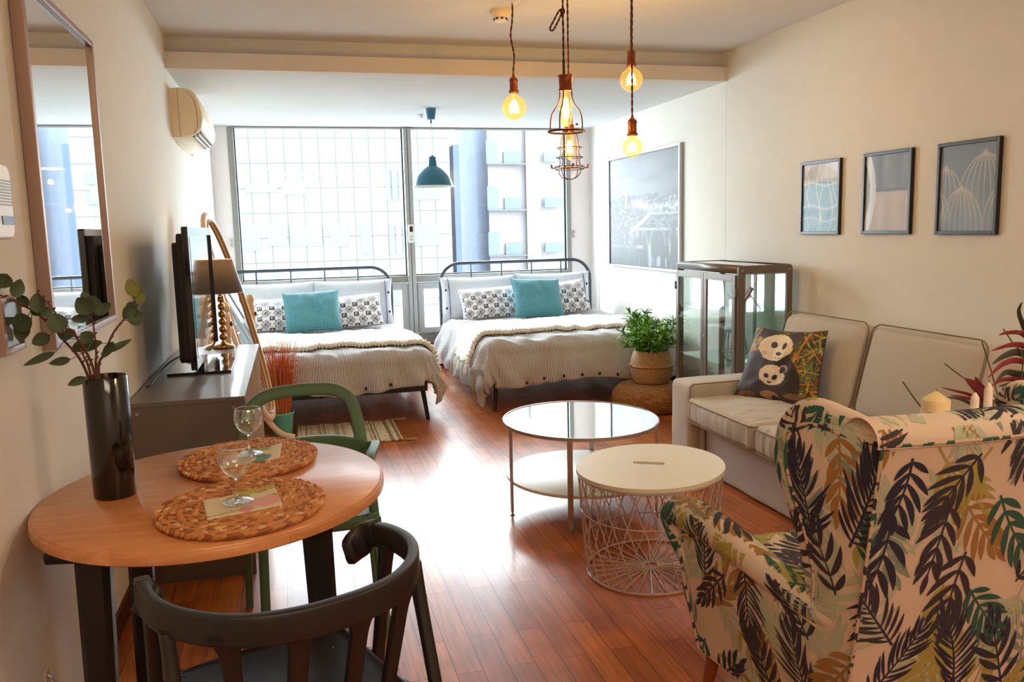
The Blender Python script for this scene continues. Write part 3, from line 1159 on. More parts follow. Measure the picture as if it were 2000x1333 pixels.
pillow('cushion', 'square teal waffle cushion in the middle of the right bed', 'cushion', (2.27, 7.55, .56), .50, .42, .16, M['teal'], radians(30), radians(5), radians(3), group='teal cushions on the beds', seed=10, pinch=.08)

# ------------------------------------------------------------------ pictures on the right wall
def picture(name, label, cat, y0, y1, z0, z1, fmat, fw_, depth, paint, nu, nv, coat=.12, group=None, matte=0):
    t = thing(name, label, cat, (XR, (y0 + y1) / 2, z0), group=group)
    f_ = MB()
    X0 = XR - depth
    f_.bb((X0, y0, z0), (XR, y0 + fw_, z1)).bb((X0, y1 - fw_, z0), (XR, y1, z1)).bb((X0, y0 + fw_, z0), (XR, y1 - fw_, z0 + fw_)).bb((X0, y0 + fw_, z1 - fw_), (XR, y1 - fw_, z1))
    f_.build('frame', fmat, t, bevel=.002, seg=2)
    b = MB()
    a0, a1, b0, b1 = y1 - fw_, y0 + fw_, z0 + fw_, z1 - fw_
    xx = XR - depth * .55
    b.grid(lambda u, v: (xx, a0 + (a1 - a0) * u, b0 + (b1 - b0) * v), nu, nv)
    U, W_ = uvgrid(nu, nv)
    b.col = tolin(paint(U, W_)).reshape(-1, 3)
    b.build('print', vcol_mat(name + '_ink', .5, coat=coat), t)
    return t


def smooth(a, b, x):
    t = np.clip((x - a) / (b - a), 0, 1)
    return t * t * (3 - 2 * t)


def city(u, v):
    """grey night view of a river city: bridges, lit quays, a lattice tower"""
    sky = .55 + .18 * smooth(.5, 1, v) * 0 + .16 * np.clip(noise2(u, v * 5, 3, 3) - .3, 0, 1) + .10 * smooth(.62, .85, v) * (1 - u) - .12 * u
    city_h = .60 + .05 * noise2(u, 0 * v, 9, 1) + .03 * noise2(u, 0 * v, 31, 2)
    land = .30 + .25 * noise2(u, v, 30, 4) * noise2(u, v, 9, 8)
    L = np.where(v > city_h, sky, land)
    lights = (noise2(u, v, 70, 11) > .82) & (v < .62) & (v > .2)
    L = np.where(lights, .95, L)
    lit = np.exp(-((v - (.55 + .03 * np.sin(u * 6))) / .035) ** 2) * (u > .35) * noise2(u, v, 40, 6)
    L = L + lit * .8
    # river with pale reflections and a bright curving quay
    river = (v < .34 + .05 * u) & (u > .28)
    refl = noise2(u * 1.0, v * .22, 38, 5)
    L = np.where(river, .32 + .5 * smooth(.5, .9, refl), L)
    q = np.abs(v - (.30 + .55 * (u - .32) ** 1.0 * (u > .32) * (u < .62)))
    L = np.where((q < .02) & (u > .3) & (u < .62), .95, L)
    for (vy, uo, th, ww, r) in ((.335, .36, .012, 1.0, .10), (.175, .0, .015, .52, .12), (.47, .58, .008, 1.0, .06)):
        deck = (np.abs(v - vy) < th) & (u > uo) & (u < ww)
        L = np.where(deck, .78, L)
        ph = ((u - uo) % (2 * r * 1.2)) - r * 1.2
        arch = (np.abs(np.hypot(ph, (v - (vy - .12)) * .75) - r) < .01) & (v < vy) & (v > vy - .14) & (u > uo) & (u < ww)
        L = np.where(arch, .52, L)
    # domed block and dark quarter on the left
    dark = (v < .62 - 1.2 * np.abs(u - .06)) | ((u < .33) & (v < .50) & (v > .2))
    L = np.where(dark & ~lights, L * .3 + .24, L)
    bar = (u > .9) & (u < .96) & (v < .38)
    L = np.where(bar, .33, L)
    c = np.stack([L * .93 + .05, L * .97 + .06, L * 1.0 + .09], -1)
    c = .17 + .50 * c
    w = .014 + .034 * np.clip((.66 - v) / .14, 0, 1) ** 1.5
    tower = (np.abs(u - .26) < w * .55) & (v > .53) & (v < .80) & ((v < .70) | (np.abs(u - .26) < .006))
    tc_ = np.array([.80, .60, .50])
    c = np.where(tower[..., None], tc_, c)
    ed = np.minimum(np.minimum(u, 1 - u) * 1.5, np.minimum(v, 1 - v)) < .007
    return np.where(ed[..., None], .2, c)


picture('framed_picture', 'large silver-framed grey night view of a river city', 'picture', 6.36, 7.96, 1.012, 2.075, mat('silver_frame', 'b4b6ba', .3, .7), .022, .034, city, 300, 220, coat=0.0)


def art_lines(u, v):
    top = rgb('a99b94') + (rgb('d2cfd6') - rgb('a99b94')) * smooth(.2, .7, u)[..., None]
    blue = rgb('4f87a3') + (rgb('7fa3b4') - rgb('4f87a3')) * noise2(u, v, 6, 2)[..., None]
    band = .68 + .05 * np.sin(u * 3)
    c = np.where((v > band)[..., None], np.where((v > .78)[..., None], top, rgb('b9b4b8')), blue)
    for (x, a, k, w) in ((.45, .06, 7, .02), (.52, .03, 12, .012), (.75, .10, 5, .02), (.15, .03, 20, .015), (.9, .08, 6, .018)):
        q = np.exp(-((u - (x + a * np.sin(v * k))) / w) ** 2)[..., None] * (.3 + .5 * noise2(u, v, 9, 3)[..., None])
        c = c * (1 - q) + rgb('e4e9ee') * q
    for (y, w) in ((.36, .02), (.18, .012), (.70, .015)):
        q = np.exp(-((v - (y + .03 * np.sin(u * 7))) / w) ** 2)[..., None] * .6
        c = c * (1 - q) + rgb('dfe3e8') * q
    return c


def art_arc(u, v):
    c = np.where((v > .52)[..., None], rgb('8f9aa6') + (rgb('6f7b88') - rgb('8f9aa6')) * noise2(u, v * .3, 7, 1)[..., None], rgb('c9c3c0') + (rgb('b3adac') - rgb('c9c3c0')) * noise2(u, v * .4, 6, 4)[..., None])
    q = np.exp(-((v - .53) / .02) ** 2)[..., None] * .5 * noise2(u, v, 12, 7)[..., None]
    c = c * (1 - q) + rgb('3f4a55') * q
    d = np.hypot(u + .55, (v - .52) * .95)
    c = np.where(((d > .66) & (d < .80))[..., None], rgb('cfd8e2'), c)
    c = np.where((d <= .66)[..., None], rgb('6a6a72') + (rgb('b0a8a0') - rgb('6a6a72')) * noise2(u, v, 5, 9)[..., None], c)
    return c


def art_cactus(u, v):
    c = rgb('6f7f90') + (rgb('8ea0ad') - rgb('6f7f90')) * (noise2(u, v, 4, 1) * (1 - v))[..., None]
    line = rgb('d9c3b6')
    q = np.zeros(u.shape)
    for (cx, cy, w, h, n) in ((.40, .50, .40, .62, 9), (.80, .88, .45, .62, 9), (.10, .74, .30, .40, 7), (1.05, .48, .25, .55, 6), (-.02, .46, .22, .4, 5)):
        dy = np.clip((cy - v) / h, 0, 1)
        prof = np.sin(np.clip(dy * 1.3, 0, 1) * pi / 2) ** .55
        vis = (v <= cy) & (v > cy - h)
        for k in range(n):
            a = -1 + 2 * k / (n - 1)
            x = cx + a * w * prof * (.98)
            q = np.maximum(q, vis * np.exp(-((u - x) / .012) ** 2) * (1 - dy * .75))
        q = np.maximum(q, np.exp(-(np.hypot(u - cx, (v - cy) * 1.2) / .04) ** 2))
    q = (q * .85)[..., None]
    return c * (1 - q) + line * q


M['blackframe'] = mat('black_frame', '1c1416', .35)
GA = 'black-framed prints above the sofa'
picture('framed_print', 'black-framed abstract print with blue lower half and pale wavy lines', 'picture', 4.30, 4.69, 1.333, 1.778, M['blackframe'], .018, .022, art_lines, 90, 110, group=GA)
picture('framed_print', 'black-framed abstract grey print with a pale arc at its left', 'picture', 3.714, 4.097, 1.336, 1.781, M['blackframe'], .018, .022, art_arc, 90, 110, group=GA)
picture('framed_print', 'black-framed print of ribbed cacti in pink lines on blue grey', 'picture', 3.158, 3.537, 1.334, 1.779, M['blackframe'], .018, .022, art_cactus, 130, 150, group=GA)
# ------------------------------------------------------------------ media console, television, lamp
def console():
    t = thing('media_console', 'low grey cabinet with slatted front under the television', 'cabinet', (-.44, 4.36, 0))
    g1 = mat('grey_lacquer', '726863', .38, coat=.2)
    g2 = mat('brown_grey_side', '6c625c', .55)
    x0, x1, y0, y1, z1 = XL + .014, -.213, 3.53, 5.205, .762
    MB().bb((x0, y0 - .004, z1 - .018), (x1, y1, z1)).build('top', g1, t, bevel=.0015, seg=2)
    MB().bb((x0, y0, 0), (x1, y0 + .02, z1 - .018)).build('side_panel', g2, t)
    MB().bb((x0, y1 - .02, 0), (x1, y1, z1 - .018)).build('side_panel', g2, t)
    MB().bb((x0, y0 + .02, .06), (x1 - .03, y1 - .02, .08)).bb((x0, y0 + .02, .40), (x1 - .03, y1 - .02, .415)).build('shelf', g2, t)
    MB().bb((x0, y0 + .02, 0), (x0 + .01, y1 - .02, z1 - .02)).build('back_panel', g2, t)
    slat = mat('slat_brown', '5c4c45', .5)
    n = 3
    for k in range(n):
        a = y0 + .022 + (y1 - y0 - .044) * k / n
        b = y0 + .022 + (y1 - y0 - .044) * (k + 1) / n - .004
        d = MB().bb((x1 - .022, a, .05), (x1 - .006, b, z1 - .02)).build('door', slat, t)
        s_ = MB()
        y = a + .03
        while y < b - .02:
            s_.bb((x1 - .006, y, .05), (x1 + .001, y + .008, z1 - .02))
            y += .055
        s_.build('slats', mat('pale_slat_edge', 'c9b39c', .5) if 'pale_slat_edge' not in bpy.data.materials else bpy.data.materials['pale_slat_edge'], d)
    for (px, pz) in ((x0 + .035, z1 - .045), (x1 - .045, z1 - .045), (x1 - .04, .10)):
        b = MB().lathe((0, 0, 0), [(.007, 0), (.006, .002), (.001, .0022)], 12)
        b.v = [(px + a[0], y0 - a[2], pz + a[1]) for a in b.v]
        b.build('screw_cap', M['silver'], t)
console()


def tv():
    t = thing('television', 'flat black television on a glossy stand, seen nearly edge-on', 'television', (-.44, 4.45, .762))
    gloss = mat('piano_black', '0b0a0c', .06, coat=.6)
    X = -.43
    y0, y1, z0, z1 = 3.94, 4.96, .815, 1.458
    MB().prism(rrect(y0, y1, z0, z1, .012), lambda p, k: (X - .028 * (1 - k), p[0], p[1])).build('bezel', gloss, t, bevel=.004)
    MB().bb((X + .0005, y0 + .05, z0 + .05), (X + .0012, y1 - .05, z1 - .045)).build('screen', mat('dark_screen', (0.012, .012, .015), .03, coat=1, spec=1.0), t)
    MB().bb((X - .002, y1 - .05, z0 + .01), (X + .012, y1 - .028, z1 - .04)).build('bezel_edge', M['black'], t)
    MB().prism(rrect(y0 + .02, y1 - .02, z0 + .03, z1 - .03, .03), lambda p, k: (X - .055 + .03 * k, p[0], p[1])).prism(rrect(y0 + .10, y1 - .10, z0 + .02, z1 - .07, .03), lambda p, k: (X - .085 + .03 * k, p[0], p[1])).build('rear_housing', mat('matte_charcoal', '211c1c', .6), t, bevel=.006)
    MB().prism(rrect(4.36, 4.54, .768, .86, .01), lambda p, k: (X - .045 + .03 * k, p[0], p[1])).build('neck', gloss, t)
    MB().prism(rrect(-.595, -.305, 4.16, 4.76, .012), lambda p, k: (p[0], p[1], .7625 + .012 * k)).build('stand_base', gloss, t, bevel=.002)
    MB().tube(bez([(X - .05, 4.3, .86), (-.56, 4.15, .84), (-.61, 4.03, .80), (-.63, 3.93, .768), (-.645, 3.90, .766)], 8), .004, 6).tube(bez([(X - .06, 4.7, .85), (-.55, 4.65, .80), (-.60, 4.62, .768)], 6), .003, 6).build('power_cable', M['black'], t)
tv()


def table_lamp():
    x, y, z = -.405, 5.105, .762
    t = thing('table_lamp', 'small table lamp with grey shade and gold ball stem, lit', 'lamp', (x, y, z))
    brass = mat('polished_brass', 'b98a4c', .12, 1.0)
    MB().lathe((x, y, z), [(.001, 0), (.062, 0), (.064, .008), (.058, .016), (.020, .024), (.012, .034), (.012, .04)], 32).build('base', brass, t)
    pr = [(.010, .036)]
    for k in range(6):
        z0 = .045 + k * .044
        for j in range(9):
            w = pi * j / 8
            pr.append((.006 + (.0165 - .0015 * k * .4) * sin(w), z0 + .020 * (1 - cos(w))))
    pr += [(.007, .31), (.007, .36)]
    MB().lathe((x, y, z), pr, 24).build('stem', brass, t)
    sm = bpy.data.materials.new('grey_linen_shade')
    sm.use_nodes = True
    nt = sm.node_tree
    b = nt.nodes['Principled BSDF']
    b.inputs['Base Color'].default_value = (*hx('3a4450'), 1)
    b.inputs['Roughness'].default_value = .9
    tl = N(nt, 'ShaderNodeBsdfTranslucent')
    tl.inputs[0].default_value = (.3, .2, .12, 1)
    nz = N(nt, 'ShaderNodeTexNoise')
    nz.inputs['Scale'].default_value = 60
    nz.inputs['Detail'].default_value = 5
    rp = N(nt, 'ShaderNodeValToRGB')
    rp.color_ramp.elements[0].position = .3
    rp.color_ramp.elements[0].color = (.30, .18, .10, 1)
    rp.color_ramp.elements[1].position = .7
    rp.color_ramp.elements[1].color = (.6, .38, .22, 1)
    nt.links.new(nz.outputs['Fac'], rp.inputs[0])
    nt.links.new(rp.outputs[0], tl.inputs[0])
    mx = N(nt, 'ShaderNodeMixShader')
    mx.inputs[0].default_value = .09
    nt.links.new(b.outputs[0], mx.inputs[1])
    nt.links.new(tl.outputs[0], mx.inputs[2])
    nt.links.new(mx.outputs[0], nt.nodes['Material Output'].inputs[0])
    zb, zt = 1.085 - z, 1.277 - z
    rb, rt = .128, .078
    MB().lathe((x, y, z), [(rb, zb), (rt, zt)], 48).build('shade', sm, t)
    r_ = MB()
    r_.tube([(x + rt * cos(w), y + rt * sin(w), z + zt) for w in np.linspace(0, 2 * pi, 33)[:-1]], .0022, 6, closed=True)
    r_.tube([(x + rb * cos(w), y + rb * sin(w), z + zb) for w in np.linspace(0, 2 * pi, 41)[:-1]], .0022, 6, closed=True)
    r_.build('shade_rim', mat('ivory_rim', 'd9c6a4', .5), t)
    MB().lathe((x, y, z + .34), [(.012, 0), (.014, .03), (.022, .055), (.026, .08), (.020, .105), (.001, .115)], 20).build('bulb', mat('warm_bulb', (1, .8, .5), .3, emis=(1, .72, .4), estr=3), t)
    d = bpy.data.lights.new('table_lamp_light', 'POINT')
    d.energy = 0.7
    d.color = (1, .68, .38)
    d.shadow_soft_size = .03
    o = bpy.data.objects.new('table_lamp_light', d)
    COL.objects.link(o)
    o.parent = t
    o.location = (0, 0, .47)
table_lamp()


def oval_mirror():
    t = thing('standing_mirror', 'tall oval mirror in a pale wood frame leaning on turned posts', 'mirror', (-.34, 5.6, 0))
    wood = mat('pale_wood', 'ead0b0', .45, var=.08, vscale=12)
    wood2 = mat('tan_wood_inner', 'c9a068', .45)
    A, B = V((-.388, 5.31, 0)), V((-.284, 5.83, 0))
    ax_ = (B - A).normalized()
    nrm = V((ax_.y, -ax_.x, 0))            # faces the room
    tilt = radians(14)
    upv = V((-nrm.x * sin(tilt), -nrm.y * sin(tilt), cos(tilt)))
    C_ = (A + B) / 2 + V((0, 0, .885))
    fn = ax_.cross(upv)
    if fn.dot(nrm) < 0:
        fn = -fn
    a, b = .235, .665

    def el(w, k=1.0, o=0):
        # straight-sided oval
        cx, sy = cos(w), sin(w)
        return C_ + ax_ * (a * k * math.copysign(abs(cx) ** .85, cx)) + upv * ((b - (1 - k) * a) * math.copysign(abs(sy) ** .95, sy)) + fn * o
    W = np.linspace(0, 2 * pi, 73)[:-1]
    MB().tube([el(w) for w in W], .033, 8, closed=True, flat=.5, up=tuple(fn)).build('frame', wood, t)
    MB().tube([el(w, .90, .012) for w in W], .009, 6, closed=True).build('inner_moulding', wood2, t)
    g = MB()
    vs = [C_] + [el(w, .92) for w in W]
    g.add(vs, [(0, i + 1, (i + 1) % len(W) + 1) for i in range(len(W))], 0, False)
    g.build('glass', M['mirror'], t)
    bk = MB()
    vs = [C_ - fn * .012] + [el(w, .96, -.012) for w in W]
    bk.add(vs, [(0, (i + 1) % len(W) + 1, i + 1) for i in range(len(W))], 0, False)
    bk.build('backing', wood2, t)
    for P in (A, B):
        sg = -1 if P is A else 1
        P2 = P + ax_ * sg * .035
        prof = [(.024, .02), (.024, .30), (.019, .32), (.024, .34), (.019, .36), (.022, .40), (.022, .72), (.026, .75), (.020, .76), (.026, .78), (.020, .795), (.026, .81), (.027, .93), (.022, .95), (.017, .955), (.026, .975), (.027, .99), (.019, 1.01), (.001, 1.018)]
        po = MB().lathe((P2.x, P2.y, 0), prof, 20).build('post', wood, t)
        kb = MB().lathe((0, 0, 0), [(.001, .014), (.013, .012), (.015, 0)], 14)
        q = P2 + nrm * .025 + V((0, 0, .885))
        kb.v = [(q.x + nrm.x * v[2] - nrm.y * v[0], q.y + nrm.y * v[2] + nrm.x * v[0], q.z + v[1]) for v in kb.v]
        kb.build('knob', mat('dark_knob', '2a1c14', .4) if 'dark_knob' not in bpy.data.materials else bpy.data.materials['dark_knob'], po)
        for s2 in (-1, 1):
            pts = [P2 + nrm * s2 * d + V((0, 0, z)) for d, z in ((.0, .20), (.05, .17), (.10, .10), (.16, .045), (.24, .022))]
            MB().tube(bez(pts, 5), [.022] * 21, 8, flat=.8).build('foot', wood, t)
    MB().tube([A + V((0, 0, .12)) - nrm * .0, B + V((0, 0, .12))], .014, 10).build('stretcher', wood, t)
oval_mirror()


def reeds():
    c = (-.122, 6.0, 0)
    t = thing('teal_pot', 'teal pot of upright orange dried reeds beside the left bed', 'potted reeds', c)
    MB().lathe(c, [(.001, .002), (.062, .002), (.066, .01), (.084, .155), (.088, .158), (.088, .168), (.080, .168), (.078, .15), (.060, .02), (.001, .018)], 36).build('pot', mat('aqua_pot', '74d6cc', .35), t)
    MB().lathe(c, [(.001, .135), (.077, .135)], 24).build('filling', mat('dark_filling', '4a2a18', .9), t)
    rr = random.Random(4)
    b, b2 = MB(), MB()
    for k in range(210):
        w, r = rr.random() * 2 * pi, .055 * sqrt(rr.random())
        x, y = c[0] + r * cos(w), c[1] + r * sin(w)
        h = .36 + rr.random() * .22
        ln = rr.gauss(0, .045), rr.gauss(0, .03)
        pts = [(x, y, .12), (x + ln[0] * .35 + r * cos(w) * .3, y + ln[1] * .4, .12 + h * .5), (x + ln[0] + r * cos(w) * .9, y + ln[1], .12 + h)]
        (b if k % 3 else b2).tube(bez(pts, 3), [.0036, .0034, .003, .0028, .0022, .0014, .0006], 4)
    b.build('reeds', mat('orange_reed', 'cf6430', .7, var=.3, vscale=40), t)
    b2.build('reeds', mat('tan_reed', 'd08a58', .7, var=.3, vscale=40), t)
reeds()


def rug():
    t = thing('rug', 'small cream and brown striped rag rug in front of the left bed', 'rug', (.33, 5.85, 0))

    def pt(u, v):
        x = -.03 + .70 * u
        y = 5.54 + .03 * (1 - u) + .62 * v + .010 * sin(u * 22) * v
        z = .012 + .006 * max(0, sin(u * 26 + 1)) * (.4 + .6 * v) + .004 * MN.noise(V((u * 9, v * 9, 3)))
        return x, y, z
    b = MB().grid(pt, 220, 60)
    U, W_ = uvgrid(220, 60)
    s_ = noise2(U, W_ * 0, 60, 3)
    base = rgb('cfc3a4') + (rgb('e6ddc8') - rgb('cfc3a4')) * noise2(U, W_, 30, 5)[..., None]
    c = np.where((s_ > .68)[..., None], rgb('8d7656'), base)
    c = np.where((s_ < .22)[..., None], rgb('a9a68c'), c)
    fl = noise2(U * 3, W_ * 2, 60, 8)
    c = np.where((fl > .84)[..., None], rgb('6d5138'), c)
    b.col = tolin(c).reshape(-1, 3)
    b.build('weave', vcol_mat('rag_weave', .95, bump=1, bscale=120), t, solid=.010)
    f_ = MB()
    for (v0, kx) in ((0.0, 0), (1.0, 1)):
        p = V(pt(1, v0))
        for k in range(4):
            f_.tube(bez([p, p + V((.05, .01 * (k - 1.5), -.006)), p + V((.10, .012 * (k - 1.5) + .01, -.008))], 4), .003, 4)
    f_.build('fringe', mat('tan_fringe', 'b79a74', .95), t)
rug()

# ------------------------------------------------------------------ dining set
TC, TA, TB, TR = (-.225, 2.344), .484, .445, radians(74.6)


def wood_table_mat():
    m = bpy.data.materials.new('beech_top')
    m.use_nodes = True
    nt = m.node_tree
    b = nt.nodes['Principled BSDF']
    tc = N(nt, 'ShaderNodeTexCoord')
    mp = N(nt, 'ShaderNodeMapping')
    mp.inputs['Scale'].default_value = (2, 24, 24)
    mp.inputs['Rotation'].default_value = (0, 0, radians(-8))
    nt.links.new(tc.outputs['Object'], mp.inputs[0])
    nz = N(nt, 'ShaderNodeTexNoise')
    nz.inputs['Scale'].default_value = 1.6
    nz.inputs['Detail'].default_value = 5
    nz.inputs['Distortion'].default_value = .8
    nt.links.new(mp.outputs[0], nz.inputs['Vector'])
    mp2 = N(nt, 'ShaderNodeMapping')
    mp2.inputs['Rotation'].default_value = (0, 0, radians(-8))
    nt.links.new(tc.outputs['Object'], mp2.inputs[0])
    br = N(nt, 'ShaderNodeTexBrick')
    br.inputs['Color1'].default_value = (*hx('dc9c68'), 1)
    br.inputs['Color2'].default_value = (*hx('d18f5a'), 1)
    br.inputs['Mortar'].default_value = (*hx('c88654'), 1)
    br.inputs['Mortar Size'].default_value = .0006
    br.inputs['Scale'].default_value = 1
    br.inputs['Brick Width'].default_value = .5
    br.inputs['Row Height'].default_value = .075
    nt.links.new(mp2.outputs[0], br.inputs['Vector'])
    rp = N(nt, 'ShaderNodeValToRGB')
    rp.color_ramp.elements[0].position = .35
    rp.color_ramp.elements[0].color = (.80, .74, .68, 1)
    rp.color_ramp.elements[1].position = .7
    rp.color_ramp.elements[1].color = (1.06, 1.04, 1.0, 1)
    nt.links.new(nz.outputs['Fac'], rp.inputs[0])
    mx = N(nt, 'ShaderNodeMix', data_type='RGBA', blend_type='MULTIPLY')
    mx.inputs[0].default_value = .8
    nt.links.new(br.outputs['Color'], mx.inputs[6])
    nt.links.new(rp.outputs[0], mx.inputs[7])
    nt.links.new(mx.outputs[2], b.inputs['Base Color'])
    b.inputs['Roughness'].default_value = .34
    b.inputs['Coat Weight'].default_value = .35
    b.inputs['Coat Roughness'].default_value = .22
    return m


M['beech'] = wood_table_mat()


def dining_table():
    t = thing('dining_table', 'round beech-topped dining table with black legs by the left wall', 'table', (TC[0], TC[1], 0))
    prof = [(.001, .708), (.992, .708), (1.0, .711), (1.0, .729), (.996, .733), (.987, .7335), (.985, .737), (.978, .740), (.001, .740)]
    MB().lathe((TC[0], TC[1], 0), prof, 96, sx=TA, sy=TB, rot=TR).build('tabletop', M['beech'], t)
    blk = M['black']
    for i, (x, y) in enumerate(((-.485, 2.06), (-.49, 2.66), (.025, 2.10), (.03, 2.62))):
        dx = (x + .23) * .06
        p = rrect(-.033, .033, -.030, .030, .012, 1)
        b = MB()
        n = len(p)
        vs = [(x + dx + q[0] * .9, y + q[1] * .9, 0) for q in p] + [(x + q[0] * 1.15, y + q[1] * 1.15, .70) for q in p]
        b.add(vs, [tuple(reversed(range(n))), tuple(range(n, 2 * n))] + [(k, (k + 1) % n, (k + 1) % n + n, k + n) for k in range(n)], 0, False)
        b.build('leg', blk, t, bevel=.002)
    r = MB()
    for y in (2.08, 2.64):
        v, f = rbox_mesh((-.2625, y, .686), (.66, .065, .040), .018, 6)
        r.add(v, f)
    r.bb((-.52, 2.08, .665), (-.47, 2.64, .70)).bb((.0, 2.08, .665), (.05, 2.64, .70))
    r.build('underframe', blk, t)
dining_table()


def vase():
    x, y = -.485, 2.345
    t = thing('vase', 'tall black cylinder vase on the dining table by the wall', 'vase', (x, y, .741))
    MB().lathe((x, y, .741), [(.001, 0), (.051, 0), (.053, .004), (.0545, .318), (.0525, .3205), (.050, .318), (.049, .02), (.001, .018)], 56).build('body', mat('black_ceramic', '0a090a', .12, coat=.5), t)
vase()


def eucalyptus():
    t = thing('eucalyptus_branch', 'eucalyptus sprays with round leaves standing in the black vase', 'branch', (-.485, 2.345, .78))
    bark = mat('brown_stem', '5e3a30', .7)
    leafm = mat('eucalyptus_leaf', '465a42', .55, var=.35, vscale=14)
    leafl = mat('young_leaf', '707c34', .55, var=.3, vscale=14)
    rr = random.Random(11)

    def P(px, py, Y):
        return V(ay(px, py, Y))
    base = V((-.485, 2.345, .80))
    stems = [
        [base, P(172, 735, 2.33), P(125, 665, 2.30), P(75, 615, 2.27), P(20, 585, 2.22), P(-20, 570, 2.2)],
        [base, P(186, 733, 2.33), P(150, 660, 2.28), P(128, 640, 2.26), P(100, 600, 2.24), P(72, 570, 2.22)],
        [base, P(190, 735, 2.34), P(188, 690, 2.35), P(183, 640, 2.36), P(174, 590, 2.36)],
        [base, P(193, 735, 2.36), P(205, 690, 2.40), P(222, 650, 2.42), P(245, 620, 2.44), P(262, 590, 2.46), P(268, 575, 2.46)],
        [base, P(178, 735, 2.33), P(165, 700, 2.30), P(155, 680, 2.29)]]
    pools = []
    for s_ in stems:
        c = bez(s_, 8)
        pools.append(c)
        n = len(c)
        tb = MB().tube(c, [.0042 - .0028 * i / n for i in range(n)], 7)
        for i in range(4, n, 3):
            q = V(c[i])
            tb.tube([q, q + V((.006, 0, .004))], [.0035, .0018], 5)
        tb.build('stem', bark, t)

    def leaf(b, tip, base_, width, seed):
        tip, base_ = V(tip), V(base_)
        d = tip - base_
        L = d.length
        d.normalize()
        view = (V(CAM) - base_).normalized()
        side = d.cross(view).normalized()
        rs = random.Random(seed)
        side = (side + view * rs.uniform(-.5, .5)).normalized()
        nn = side.cross(d)
        vs, uv = [], []
        nu_, nv_ = 6, 10
        for j in range(nv_ + 1):
            v = j / nv_
            w = width * (sin(pi * v ** .82) ** .72) if 0 < v < 1 else .0006
            for i in range(nu_ + 1):
                u = -1 + 2 * i / nu_
                p = base_ + d * (L * v) + side * (w / 2 * u) + nn * (abs(u) ** 1.5 * w * .16 - sin(v * pi) * L * .08)
                vs.append(p)
        fs = [(j * (nu_ + 1) + i, j * (nu_ + 1) + i + 1, (j + 1) * (nu_ + 1) + i + 1, (j + 1) * (nu_ + 1) + i) for j in range(nv_) for i in range(nu_)]
        b.add(vs, fs)
    # tip px, base px, width(px), depth, light?
    L = [((-2, 563), (14, 535), 30, 2.22, 0), ((40, 545), (28, 582), 24, 2.24, 0), ((34, 575), (55, 600), 20, 2.26, 0), ((-25, 630), (40, 625), 14, 2.2, 0), ((25, 640), (62, 622), 34, 2.24, 0), ((38, 668), (46, 628), 26, 2.26, 0), ((72, 572), (74, 612), 26, 2.25, 0), ((58, 600), (84, 612), 22, 2.27, 0), ((96, 600), (82, 618), 20, 2.26, 0), ((100, 612), (122, 650), 34, 2.24, 0), ((62, 672), (98, 655), 24, 2.27, 0), ((45, 715), (108, 688), 14, 2.26, 0), ((95, 711), (138, 702), 15, 2.28, 0), ((112, 650), (138, 662), 18, 2.3, 0), ((150, 655), (125, 648), 18, 2.3, 0),
         ((150, 582), (180, 612), 36, 2.34, 0), ((186, 578), (170, 615), 42, 2.37, 0), ((138, 624), (172, 622), 16, 2.35, 0), ((217, 592), (185, 614), 20, 2.38, 0), ((158, 650), (180, 668), 26, 2.33, 0), ((200, 668), (150, 682), 22, 2.36, 0), ((140, 688), (168, 668), 20, 2.34, 0), ((258, 663), (198, 690), 14, 2.39, 0), ((200, 700), (222, 668), 17, 2.38, 0), ((132, 753), (168, 738), 16, 2.31, 0),
         ((250, 545), (265, 580), 24, 2.45, 1), ((285, 575), (264, 588), 20, 2.46, 1), ((272, 560), (262, 585), 16, 2.47, 1), ((240, 622), (266, 600), 26, 2.45, 0), ((278, 612), (248, 626), 34, 2.44, 0), ((270, 595), (246, 605), 20, 2.46, 0), ((160, 570), (176, 600), 22, 2.39, 0)]
    for k, (tp, bs, w, Y, lt) in enumerate(L):
        b = MB()
        leaf(b, P(*tp, Y), P(*bs, Y - .01), w / FPX * (Y + .05), k)
        q = P(*bs, Y - .01)
        near = min((V(p) for c in pools for p in c), key=lambda p: (p - q).length)
        b.tube([near, (near + q) / 2 + V((0, 0, -.002)), q], .0011, 5)
        b.build('leaf', leafl if lt else leafm, t)
eucalyptus()


